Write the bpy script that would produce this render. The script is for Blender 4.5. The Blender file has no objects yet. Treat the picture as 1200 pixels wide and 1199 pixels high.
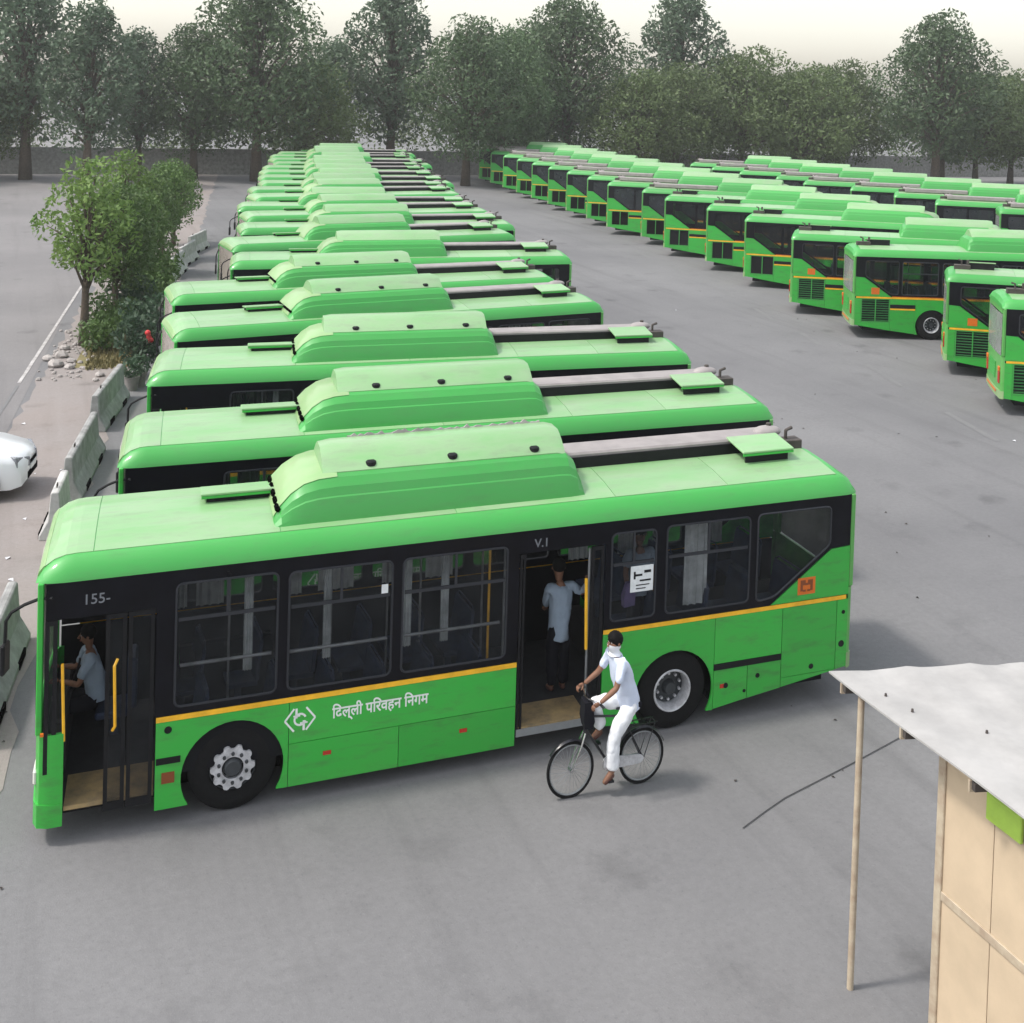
import bpy, bmesh, math, random
from mathutils import Vector, Matrix
from mathutils.geometry import tessellate_polygon
random.seed(7)
SC = bpy.context.scene
COL = SC.collection
R = math.radians

# ------------------------------------------------------------------ camera
cam = bpy.data.cameras.new('camera')
CAM = bpy.data.objects.new('camera', cam)
COL.objects.link(CAM)
cam.sensor_fit = 'HORIZONTAL'
cam.sensor_width = 36.0
cam.lens = 43.46
cam.shift_y = -0.374
cam.clip_end = 3000
fw = Vector((0.37084232, 0.92818514, -0.03079475))
rt = Vector((0.92854248, -0.36997459, 0.03045763))
up = Vector((-0.01687705, 0.03988921, 0.99906157))
M = Matrix.Identity(4)
for i in range(3):
    M[i][0], M[i][1], M[i][2] = rt[i], up[i], -fw[i]
M.translation = (-0.3094, -15.7533, 9.402)
CAM.matrix_world = M
SC.camera = CAM

# ------------------------------------------------------------------ light
SC.view_settings.view_transform = 'Standard'
SC.view_settings.look = 'None'
SC.view_settings.gamma = 1.0
SC.view_settings.exposure = 0.88
W = bpy.data.worlds.new('World')
SC.world = W
W.use_nodes = True
nt = W.node_tree
sky = nt.nodes.new('ShaderNodeTexSky')
sky.sky_type = 'NISHITA'
sky.sun_disc = False
SUN_DIR = Vector((-0.60, 0.08, 0.95)).normalized()
sky.sun_elevation = math.asin(SUN_DIR.z)
sky.sun_rotation = math.atan2(SUN_DIR.x, SUN_DIR.y)
sky.air_density = 1.6
sky.dust_density = 2.2
sky.ozone_density = 0.6
bg = nt.nodes['Background']
# hazy white overcast: wash most of the blue out of the clear-sky model
hsv = nt.nodes.new('ShaderNodeHueSaturation')
hsv.inputs['Saturation'].default_value = 0.35
nt.links.new(sky.outputs[0], hsv.inputs['Color'])
nt.links.new(hsv.outputs[0], bg.inputs[0])
bg.inputs[1].default_value = 0.15
sun = bpy.data.lights.new('sun', 'SUN')
sun.energy = 1.6
sun.angle = R(6)
sun.color = (1.0, 0.95, 0.88)
SUN = bpy.data.objects.new('sun', sun)
SUN.rotation_euler = (-SUN_DIR).to_track_quat('-Z', 'Y').to_euler()
COL.objects.link(SUN)

# ------------------------------------------------------------------ materials
def mat(name, col, rough=0.5, metal=0.0, var=0.0, scale=6.0, spec=0.5, coat=0.0, bump=0.0, bscale=60.0, col2=None, alpha=None, trans=0.0, sub=None):
    m = bpy.data.materials.new(name)
    m.use_nodes = True
    n = m.node_tree
    b = n.nodes['Principled BSDF']
    b.inputs['Base Color'].default_value = (*col, 1)
    b.inputs['Roughness'].default_value = rough
    b.inputs['Metallic'].default_value = metal
    b.inputs['Specular IOR Level'].default_value = spec
    b.inputs['Coat Weight'].default_value = coat
    b.inputs['Coat Roughness'].default_value = 0.12
    if trans: b.inputs['Transmission Weight'].default_value = trans
    if alpha is not None: b.inputs['Alpha'].default_value = alpha
    if var > 0 or col2 is not None:
        tc = n.nodes.new('ShaderNodeTexCoord')
        no = n.nodes.new('ShaderNodeTexNoise')
        no.inputs['Scale'].default_value = scale
        no.inputs['Detail'].default_value = 7
        no.inputs['Roughness'].default_value = 0.62
        oi = n.nodes.new('ShaderNodeObjectInfo')
        add = n.nodes.new('ShaderNodeVectorMath'); add.operation = 'ADD'
        sc = n.nodes.new('ShaderNodeVectorMath'); sc.operation = 'SCALE'
        sc.inputs['Scale'].default_value = 37.0
        cmb = n.nodes.new('ShaderNodeCombineXYZ')
        for k in range(3): n.links.new(oi.outputs['Random'], cmb.inputs[k])
        n.links.new(cmb.outputs[0], sc.inputs[0])
        n.links.new(tc.outputs['Object'], add.inputs[0]); n.links.new(sc.outputs[0], add.inputs[1])
        n.links.new(add.outputs[0], no.inputs['Vector'])
        rp = n.nodes.new('ShaderNodeValToRGB')
        c2 = col2 if col2 is not None else tuple(min(1, c * (1 + var)) for c in col)
        c1 = col if col2 is not None else tuple(c * (1 - var) for c in col)
        rp.color_ramp.elements[0].position = 0.33
        rp.color_ramp.elements[1].position = 0.68
        rp.color_ramp.elements[0].color = (*c1, 1)
        rp.color_ramp.elements[1].color = (*c2, 1)
        n.links.new(no.outputs['Fac'], rp.inputs[0])
        n.links.new(rp.outputs[0], b.inputs['Base Color'])
        mr = n.nodes.new('ShaderNodeMapRange')
        mr.inputs['To Min'].default_value = max(0, rough - 0.1); mr.inputs['To Max'].default_value = min(1, rough + 0.15)
        n.links.new(no.outputs['Fac'], mr.inputs[0]); n.links.new(mr.outputs[0], b.inputs['Roughness'])
        if bump > 0:
            nb = n.nodes.new('ShaderNodeTexNoise'); nb.inputs['Scale'].default_value = bscale; nb.inputs['Detail'].default_value = 4
            n.links.new(add.outputs[0], nb.inputs['Vector'])
            bp = n.nodes.new('ShaderNodeBump'); bp.inputs['Strength'].default_value = bump; bp.inputs['Distance'].default_value = 0.02
            n.links.new(nb.outputs['Fac'], bp.inputs['Height']); n.links.new(bp.outputs[0], b.inputs['Normal'])
    return m

def dirty_paint(name, col, dust, amount, rough, low=None, grime=0.0):
    """painted sheet metal: blotchy dust, fine streaks along the vehicle, worn grime"""
    m = mat(name, col, rough, coat=0.25)
    n = m.node_tree; b = n.nodes['Principled BSDF']
    tc = n.nodes.new('ShaderNodeTexCoord'); oi = n.nodes.new('ShaderNodeObjectInfo')
    mp = n.nodes.new('ShaderNodeMapping'); mp.inputs['Scale'].default_value = (0.7, 2.2, 2.6)
    cmb = n.nodes.new('ShaderNodeCombineXYZ')
    mul = n.nodes.new('ShaderNodeMath'); mul.operation = 'MULTIPLY'; mul.inputs[1].default_value = 53.0
    n.links.new(oi.outputs['Random'], mul.inputs[0])
    for k in range(3): n.links.new(mul.outputs[0], cmb.inputs[k])
    n.links.new(cmb.outputs[0], mp.inputs['Location'])
    n.links.new(tc.outputs['Object'], mp.inputs['Vector'])
    n1 = n.nodes.new('ShaderNodeTexNoise'); n1.inputs['Scale'].default_value = 1.3; n1.inputs['Detail'].default_value = 9; n1.inputs['Roughness'].default_value = 0.66
    n.links.new(mp.outputs[0], n1.inputs['Vector'])
    r1 = n.nodes.new('ShaderNodeMapRange'); r1.inputs['From Min'].default_value = 0.35; r1.inputs['From Max'].default_value = 0.72
    r1.inputs['To Min'].default_value = amount * 0.35; r1.inputs['To Max'].default_value = amount
    n.links.new(n1.outputs['Fac'], r1.inputs[0])
    mx = n.nodes.new('ShaderNodeMixRGB'); mx.inputs[1].default_value = (*col, 1); mx.inputs[2].default_value = (*dust, 1)
    n.links.new(r1.outputs[0], mx.inputs[0])
    last = mx
    if grime > 0:
        n2 = n.nodes.new('ShaderNodeTexNoise'); n2.inputs['Scale'].default_value = 2.6; n2.inputs['Detail'].default_value = 10; n2.inputs['Roughness'].default_value = 0.7
        n.links.new(mp.outputs[0], n2.inputs['Vector'])
        r2 = n.nodes.new('ShaderNodeMapRange'); r2.inputs['From Min'].default_value = 0.50; r2.inputs['From Max'].default_value = 0.74; r2.inputs['To Max'].default_value = grime
        n.links.new(n2.outputs['Fac'], r2.inputs[0])
        m2 = n.nodes.new('ShaderNodeMixRGB'); m2.inputs[2].default_value = (0.06, 0.085, 0.045, 1)
        n.links.new(mx.outputs[0], m2.inputs[1]); n.links.new(r2.outputs[0], m2.inputs[0]); last = m2
    # per-vehicle fade
    hs = n.nodes.new('ShaderNodeHueSaturation')
    rv = n.nodes.new('ShaderNodeMapRange'); rv.inputs['To Min'].default_value = 0.92; rv.inputs['To Max'].default_value = 1.08
    n.links.new(oi.outputs['Random'], rv.inputs[0]); n.links.new(rv.outputs[0], hs.inputs['Value'])
    n.links.new(last.outputs[0], hs.inputs['Color']); n.links.new(hs.outputs[0], b.inputs['Base Color'])
    rr = n.nodes.new('ShaderNodeMapRange'); rr.inputs['To Min'].default_value = rough - 0.08; rr.inputs['To Max'].default_value = rough + 0.22
    n.links.new(n1.outputs['Fac'], rr.inputs[0]); n.links.new(rr.outputs[0], b.inputs['Roughness'])
    return m

MT = {}
MT['green'] = dirty_paint('bus green paint', (0.020, 0.385, 0.040), (0.13, 0.34, 0.07), 0.2, 0.42, grime=0.5)
MT['green_top'] = dirty_paint('sky paled dusty green paint', (0.13, 0.365, 0.105), (0.30, 0.39, 0.25), 0.85, 0.5, grime=0.3)  # sky reflection painted in as paleness, together with roof dust
MT['pod_green'] = dirty_paint('pod green paint', (0.028, 0.30, 0.042), (0.09, 0.31, 0.09), 0.35, 0.42, grime=0.2)
MT['nose_green'] = dirty_paint('sunlit yellow green paint', (0.17, 0.36, 0.11), (0.34, 0.40, 0.24), 0.7, 0.42, grime=0.15)  # yellow tint paints the sunlight on noses, roof lip and rear bumper
MT['rear_green'] = dirty_paint('sunlit rear paint', (0.045, 0.31, 0.04), (0.20, 0.38, 0.14), 0.5, 0.42, grime=0.2)  # same body green, lightened to paint sunlight on the rear
MT['yellow'] = mat('yellow trim', (0.85, 0.45, 0.02), 0.4, var=0.15, scale=4)
MT['orange'] = mat('orange trim', (0.62, 0.14, 0.01), 0.45, var=0.1)
MT['black'] = mat('black band', (0.0025, 0.0027, 0.0055), 0.3, var=0.35, scale=3, spec=0.2)
MT['black_matt'] = mat('black plastic', (0.006, 0.006, 0.0075), 0.6, var=0.3, spec=0.25)
MT['lining'] = mat('dark lining', (0.010, 0.010, 0.012), 0.9, spec=0.1)
MT['rubber'] = mat('tyre rubber', (0.007, 0.007, 0.0075), 0.85, var=0.35, scale=20, bump=0.2, spec=0.2)
MT['steel'] = mat('wheel steel', (0.52, 0.52, 0.54), 0.42, metal=0.35, var=0.25, scale=12)
MT['hubdark'] = mat('hub dark steel', (0.05, 0.055, 0.06), 0.5, metal=0.4, var=0.2)
MT['frame_grey'] = mat('window rubber edge', (0.028, 0.03, 0.036), 0.5, spec=0.3)
MT['alu'] = mat('aluminium rail', (0.26, 0.27, 0.28), 0.45, metal=0.3, var=0.1)
MT['seat'] = mat('blue seat plastic', (0.026, 0.040, 0.085), 0.45, var=0.2)
MT['floor_bus'] = mat('bus floor vinyl', (0.03, 0.03, 0.032), 0.8, var=0.2, spec=0.2)
MT['step'] = mat('worn yellow step', (0.36, 0.25, 0.11), 0.65, col2=(0.16, 0.12, 0.07), scale=4)
MT['hvac'] = mat('dusty duct cover', (0.27, 0.243, 0.236), 0.6, var=0.15, scale=3)
MT['white'] = mat('white print', (0.78, 0.80, 0.77), 0.5)
MT['grey_print'] = mat('dull white print', (0.17, 0.18, 0.20), 0.7)
MT['red'] = mat('red reflector', (0.42, 0.03, 0.015), 0.25)
MT['chip'] = mat('brown print', (0.20, 0.05, 0.01), 0.6)
MT['paper'] = mat('paper notice', (0.70, 0.72, 0.72), 0.7, var=0.1, scale=14)
MT['lamp'] = mat('clear lamp', (0.6, 0.6, 0.55), 0.12, spec=0.7)
MT['chrome'] = mat('bright metal', (0.55, 0.55, 0.56), 0.22, metal=1.0)
MT['bikeblack'] = mat('bicycle black enamel', (0.012, 0.012, 0.016), 0.3)
MT['skin'] = mat('brown skin', (0.20, 0.095, 0.055), 0.55, var=0.12, scale=8)
MT['slat_green'] = mat('dark green slat paint', (0.008, 0.10, 0.02), 0.6, var=0.3)
MT['inner_grey'] = mat('grey inner lining', (0.20, 0.21, 0.22), 0.7, var=0.1)
MT['eye_white'] = mat('eye white', (0.35, 0.32, 0.30), 0.5)
MT['carlamp'] = mat('car lamp glass', (0.20, 0.21, 0.23), 0.12, spec=0.7, var=0.4, scale=14)
MT['hair'] = mat('black hair', (0.005, 0.0045, 0.0045), 0.8, spec=0.15)
MT['cloth_white'] = mat('white cotton', (0.72, 0.73, 0.76), 0.9, var=0.05, scale=5, bump=0.9, bscale=9)
MT['cloth_blue'] = mat('pale blue cotton', (0.60, 0.66, 0.80), 0.9, var=0.06, scale=4, bump=0.9, bscale=8)
MT['cloth_dim'] = mat('grey blue cotton', (0.30, 0.37, 0.46), 0.9, var=0.08, scale=5, bump=0.9, bscale=8)
MT['cloth_dark'] = mat('dark trousers cloth', (0.009, 0.009, 0.013), 0.9, spec=0.15)
MT['curtain'] = mat('grey curtain cloth glow stand-in', (0.52, 0.55, 0.56), 0.9, var=0.12, scale=6)  # painted stand-in for daylight seen across the bus
MT['cloth_purple'] = mat('violet cloth', (0.22, 0.17, 0.36), 0.9, var=0.1)
MT['shoe'] = mat('brown sandal leather', (0.09, 0.035, 0.025), 0.6)
MT['concrete'] = mat('weathered concrete', (0.19, 0.188, 0.182), 0.9, col2=(0.34, 0.338, 0.33), scale=3.2, bump=0.25)
MT['concrete_white'] = mat('whitewashed concrete', (0.34, 0.33, 0.32), 0.85, col2=(0.54, 0.53, 0.51), scale=3.5, bump=0.2)
MT['carwhite'] = mat('white car paint', (0.74, 0.75, 0.77), 0.28, coat=0.6)
MT['tin'] = mat('weathered tin sheet', (0.30, 0.29, 0.28), 0.75, col2=(0.385, 0.372, 0.36), scale=1.9, bump=0.5, bscale=3.5)
MT['beige'] = mat('beige painted wall', (0.50, 0.39, 0.27), 0.75, var=0.08, scale=2)
MT['pole'] = mat('cream painted pole', (0.46, 0.39, 0.29), 0.6, col2=(0.33, 0.25, 0.18), scale=6)
MT['lime'] = mat('lime green board', (0.33, 0.50, 0.07), 0.6, var=0.1)
MT['rust'] = mat('rusty bracket', (0.06, 0.05, 0.045), 0.8, var=0.3)
MT['bark'] = mat('bark', (0.11, 0.08, 0.055), 0.95, col2=(0.05, 0.04, 0.03), scale=9, bump=0.8, bscale=22)
MT['rock'] = mat('pale rubble stone', (0.26, 0.235, 0.22), 0.95, col2=(0.42, 0.385, 0.365), scale=7, bump=0.5, bscale=14)
MT['pot'] = mat('clay pot', (0.25, 0.23, 0.22), 0.85, var=0.2)
MT['flower'] = mat('red petals', (0.55, 0.03, 0.03), 0.6)
MT['drygrass'] = mat('dry grass', (0.13, 0.12, 0.045), 0.9, col2=(0.20, 0.16, 0.07), scale=3)
MT['dark_slot'] = mat('dark opening', (0.002, 0.002, 0.002), 0.95, spec=0.0)
MT['cable'] = mat('black cable', (0.06, 0.06, 0.063), 0.7)
MT['litter'] = mat('paper litter', (0.55, 0.55, 0.57), 0.8)
MT['litter_dark'] = mat('brown litter', (0.06, 0.05, 0.045), 0.9)
MT['dash'] = mat('dashboard', (0.025, 0.025, 0.027), 0.7)

def glass(name, tint, alpha, rough=0.08):
    m = bpy.data.materials.new(name); m.use_nodes = True
    n = m.node_tree; b = n.nodes['Principled BSDF']
    b.inputs['Base Color'].default_value = (*tint, 1)
    b.inputs['Roughness'].default_value = rough
    b.inputs['Alpha'].default_value = alpha
    b.inputs['Specular IOR Level'].default_value = 0.5
    tc = n.nodes.new('ShaderNodeTexCoord'); no = n.nodes.new('ShaderNodeTexNoise')
    no.inputs['Scale'].default_value = 2.5; no.inputs['Detail'].default_value = 6
    n.links.new(tc.outputs['Object'], no.inputs['Vector'])
    mr = n.nodes.new('ShaderNodeMapRange'); mr.inputs['From Min'].default_value = 0.3; mr.inputs['From Max'].default_value = 0.7
    mr.inputs['To Min'].default_value = max(0, alpha - 0.12); mr.inputs['To Max'].default_value = min(1, alpha + 0.12)
    n.links.new(no.outputs['Fac'], mr.inputs[0]); n.links.new(mr.outputs[0], b.inputs['Alpha'])
    return m
MT['glass'] = glass('tinted window glass', (0.012, 0.015, 0.018), 0.26)
MT['glass_clear'] = glass('dusty windscreen glass', (0.44, 0.39, 0.35), 0.72, 0.2)
MT['glass_dust'] = glass('dusty rear glass', (0.30, 0.31, 0.30), 0.78, 0.2)
MT['glass_far'] = glass('dark window glass', (0.03, 0.034, 0.04), 0.88)

def leaf_mat(name, a, bcol, yellow=None):
    m = bpy.data.materials.new(name); m.use_nodes = True
    n = m.node_tree; b = n.nodes['Principled BSDF']
    geo = n.nodes.new('ShaderNodeNewGeometry'); oi = n.nodes.new('ShaderNodeObjectInfo')
    tc = n.nodes.new('ShaderNodeTexCoord')
    no = n.nodes.new('ShaderNodeTexNoise'); no.inputs['Scale'].default_value = 0.9; no.inputs['Detail'].default_value = 3
    n.links.new(tc.outputs['Object'], no.inputs['Vector'])
    mixf = n.nodes.new('ShaderNodeMath'); mixf.operation = 'MULTIPLY_ADD'; mixf.inputs[1].default_value = 0.5
    ms = n.nodes.new('ShaderNodeMapRange'); ms.inputs['From Min'].default_value = 0.3; ms.inputs['From Max'].default_value = 0.7; ms.inputs['To Max'].default_value = 0.5
    n.links.new(no.outputs['Fac'], ms.inputs[0])
    n.links.new(geo.outputs['Random Per Island'], mixf.inputs[0]); n.links.new(ms.outputs[0], mixf.inputs[2])
    mx = n.nodes.new('ShaderNodeMixRGB'); mx.inputs[1].default_value = (*a, 1); mx.inputs[2].default_value = (*bcol, 1)
    n.links.new(mixf.outputs[0], mx.inputs[0])
    hs = n.nodes.new('ShaderNodeHueSaturation')
    rv = n.nodes.new('ShaderNodeMapRange'); rv.inputs['To Min'].default_value = 0.8; rv.inputs['To Max'].default_value = 1.2
    n.links.new(oi.outputs['Random'], rv.inputs[0]); n.links.new(rv.outputs[0], hs.inputs['Value'])
    n.links.new(mx.outputs[0], hs.inputs['Color']); n.links.new(hs.outputs[0], b.inputs['Base Color'])
    b.inputs['Roughness'].default_value = 0.6
    tr = n.nodes.new('ShaderNodeBsdfTranslucent'); n.links.new(hs.outputs[0], tr.inputs[0])
    ad = n.nodes.new('ShaderNodeMixShader'); ad.inputs[0].default_value = 0.3
    n.links.new(b.outputs[0], ad.inputs[1]); n.links.new(tr.outputs[0], ad.inputs[2])
    n.links.new(ad.outputs[0], n.nodes['Material Output'].inputs[0])
    return m
MT['leaf_light'] = leaf_mat('light leaves', (0.09, 0.17, 0.035), (0.19, 0.28, 0.07))
MT['leaf_mid'] = leaf_mat('mid green leaves', (0.05, 0.105, 0.022), (0.11, 0.18, 0.045))
MT['leaf_shrub'] = leaf_mat('shrub leaves', (0.022, 0.055, 0.028), (0.07, 0.12, 0.06))
MT['leaf_far2'] = leaf_mat('broad tree leaves', (0.075, 0.115, 0.035), (0.12, 0.17, 0.06))
MT['leaf_far3'] = leaf_mat('pale tree leaves', (0.06, 0.115, 0.06), (0.12, 0.17, 0.10))
MT['leaf_far'] = leaf_mat('far tree leaves', (0.05, 0.10, 0.04), (0.11, 0.17, 0.07))

def ground_mat(name, base, light, dark, stain=0.5, pink=None, crack=False):
    m = bpy.data.materials.new(name); m.use_nodes = True
    n = m.node_tree; b = n.nodes['Principled BSDF']; b.inputs['Roughness'].default_value = 0.9
    b.inputs['Specular IOR Level'].default_value = 0.25
    tc = n.nodes.new('ShaderNodeTexCoord')
    def noise(scale, det, ro=0.6, w=None):
        k = n.nodes.new('ShaderNodeTexNoise'); k.inputs['Scale'].default_value = scale; k.inputs['Detail'].default_value = det; k.inputs['Roughness'].default_value = ro
        n.links.new(w.outputs[0] if w else tc.outputs['Object'], k.inputs['Vector']); return k
    def mr(src, a, bb, lo, hi):
        k = n.nodes.new('ShaderNodeMapRange'); k.inputs['From Min'].default_value = a; k.inputs['From Max'].default_value = bb
        k.inputs['To Min'].default_value = lo; k.inputs['To Max'].default_value = hi; n.links.new(src.outputs[0], k.inputs[0]); return k
    def mix(f, c1, c2):
        k = n.nodes.new('ShaderNodeMixRGB'); n.links.new(f.outputs[0], k.inputs[0])
        for s, c in ((1, c1), (2, c2)):
            if isinstance(c, tuple): k.inputs[s].default_value = (*c, 1)
            else: n.links.new(c.outputs[0], k.inputs[s])
        return k
    big = noise(0.11, 6); fine = noise(9.0, 5, 0.7); med = noise(0.8, 8, 0.65)
    c = mix(mr(big, 0.35, 0.68, 0, 1), base, light)
    c = mix(mr(med, 0.55, 0.78, 0, stain), c, dark)
    c = mix(mr(fine, 0.35, 0.75, 0.0, 0.32), c, dark)
    if pink is not None:
        c = mix(mr(noise(0.23, 5), 0.45, 0.7, 0, 0.6), c, pink)
    mpt = n.nodes.new('ShaderNodeMapping'); mpt.inputs['Rotation'].default_value = (0, 0, R(17)); mpt.inputs['Scale'].default_value = (1.3, 0.045, 1)
    n.links.new(tc.outputs['Object'], mpt.inputs['Vector'])
    tk = noise(1.0, 5, 0.6, mpt)
    c = mix(mr(tk, 0.52, 0.72, 0, 0.38), c, dark)
    mp2 = n.nodes.new('ShaderNodeMapping'); mp2.inputs['Rotation'].default_value = (0, 0, R(-58)); mp2.inputs['Scale'].default_value = (1.1, 0.06, 1)
    n.links.new(tc.outputs['Object'], mp2.inputs['Vector'])
    c = mix(mr(noise(1.0, 4, 0.6, mp2), 0.58, 0.75, 0, 0.3), c, light)
    grit = noise(28.0, 3, 0.8)
    c = mix(mr(noise(19.0, 4, 0.75), 0.56, 0.74, 0, 0.5), c, dark)
    c = mix(mr(grit, 0.60, 0.76, 0, 0.45), c, tuple(x * 1.5 for x in light))
    # oil drips
    vo = n.nodes.new('ShaderNodeTexVoronoi'); vo.inputs['Scale'].default_value = 0.45
    wob = noise(2.2, 5); va = n.nodes.new('ShaderNodeVectorMath'); va.operation = 'MULTIPLY_ADD'; va.inputs[1].default_value = (1.1, 1.1, 0)
    n.links.new(wob.outputs['Color'], va.inputs[0]); n.links.new(tc.outputs['Object'], va.inputs[2]); n.links.new(va.outputs[0], vo.inputs['Vector'])
    dr = mr(vo, 0.02, 0.19, 0.45, 0.0)
    c = mix(dr, c, tuple(x * 0.6 for x in dark))
    if crack:
        wv = noise(0.5, 4)
        ad = n.nodes.new('ShaderNodeVectorMath'); ad.operation = 'MULTIPLY_ADD'
        ad.inputs[1].default_value = (2.5, 2.5, 0); n.links.new(wv.outputs['Color'], ad.inputs[0]); n.links.new(tc.outputs['Object'], ad.inputs[2])
        vc = n.nodes.new('ShaderNodeTexVoronoi'); vc.feature = 'DISTANCE_TO_EDGE'; vc.inputs['Scale'].default_value = 0.12
        n.links.new(ad.outputs[0], vc.inputs['Vector'])
        c = mix(mr(vc, 0.0, 0.0022, 0.3, 0.0), c, tuple(x * 0.5 for x in dark))
    n.links.new(c.outputs[0], b.inputs['Base Color'])
    bp = n.nodes.new('ShaderNodeBump'); bp.inputs['Strength'].default_value = 0.35; bp.inputs['Distance'].default_value = 0.012
    fn = noise(45.0, 3); n.links.new(fn.outputs['Fac'], bp.inputs['Height']); n.links.new(bp.outputs[0], b.inputs['Normal'])
    return m
MT['asphalt'] = ground_mat('dusty asphalt', (0.146, 0.144, 0.148), (0.196, 0.193, 0.195), (0.092, 0.090, 0.092), 0.42)
MT['patch'] = ground_mat('newer asphalt patch', (0.098, 0.098, 0.102), (0.14, 0.138, 0.14), (0.06, 0.06, 0.062), 0.5)
MT['road'] = ground_mat('road asphalt', (0.175, 0.167, 0.167), (0.225, 0.214, 0.212), (0.12, 0.113, 0.113), 0.35)
MT['dirt'] = ground_mat('dusty verge', (0.235, 0.208, 0.196), (0.28, 0.256, 0.247), (0.155, 0.132, 0.12), 0.75, pink=(0.25, 0.21, 0.19))

def worn_paint(name, col, under):
    m = bpy.data.materials.new(name); m.use_nodes = True
    n = m.node_tree; b = n.nodes['Principled BSDF']; b.inputs['Roughness'].default_value = 0.85
    tc = n.nodes.new('ShaderNodeTexCoord'); no = n.nodes.new('ShaderNodeTexNoise'); no.inputs['Scale'].default_value = 3.0; no.inputs['Detail'].default_value = 10; no.inputs['Roughness'].default_value = 0.75
    n.links.new(tc.outputs['Object'], no.inputs['Vector'])
    rp = n.nodes.new('ShaderNodeValToRGB'); rp.color_ramp.elements[0].position = 0.42; rp.color_ramp.elements[1].position = 0.6
    rp.color_ramp.elements[0].color = (*under, 1); rp.color_ramp.elements[1].color = (*col, 1)
    n.links.new(no.outputs['Fac'], rp.inputs[0]); n.links.new(rp.outputs[0], b.inputs['Base Color'])
    return m
MT['line_worn'] = worn_paint('worn lane paint', (0.160, 0.158, 0.157), (0.142, 0.140, 0.143))
MT['line_white'] = worn_paint('white edge paint', (0.48, 0.46, 0.45), (0.30, 0.28, 0.27))

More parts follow.
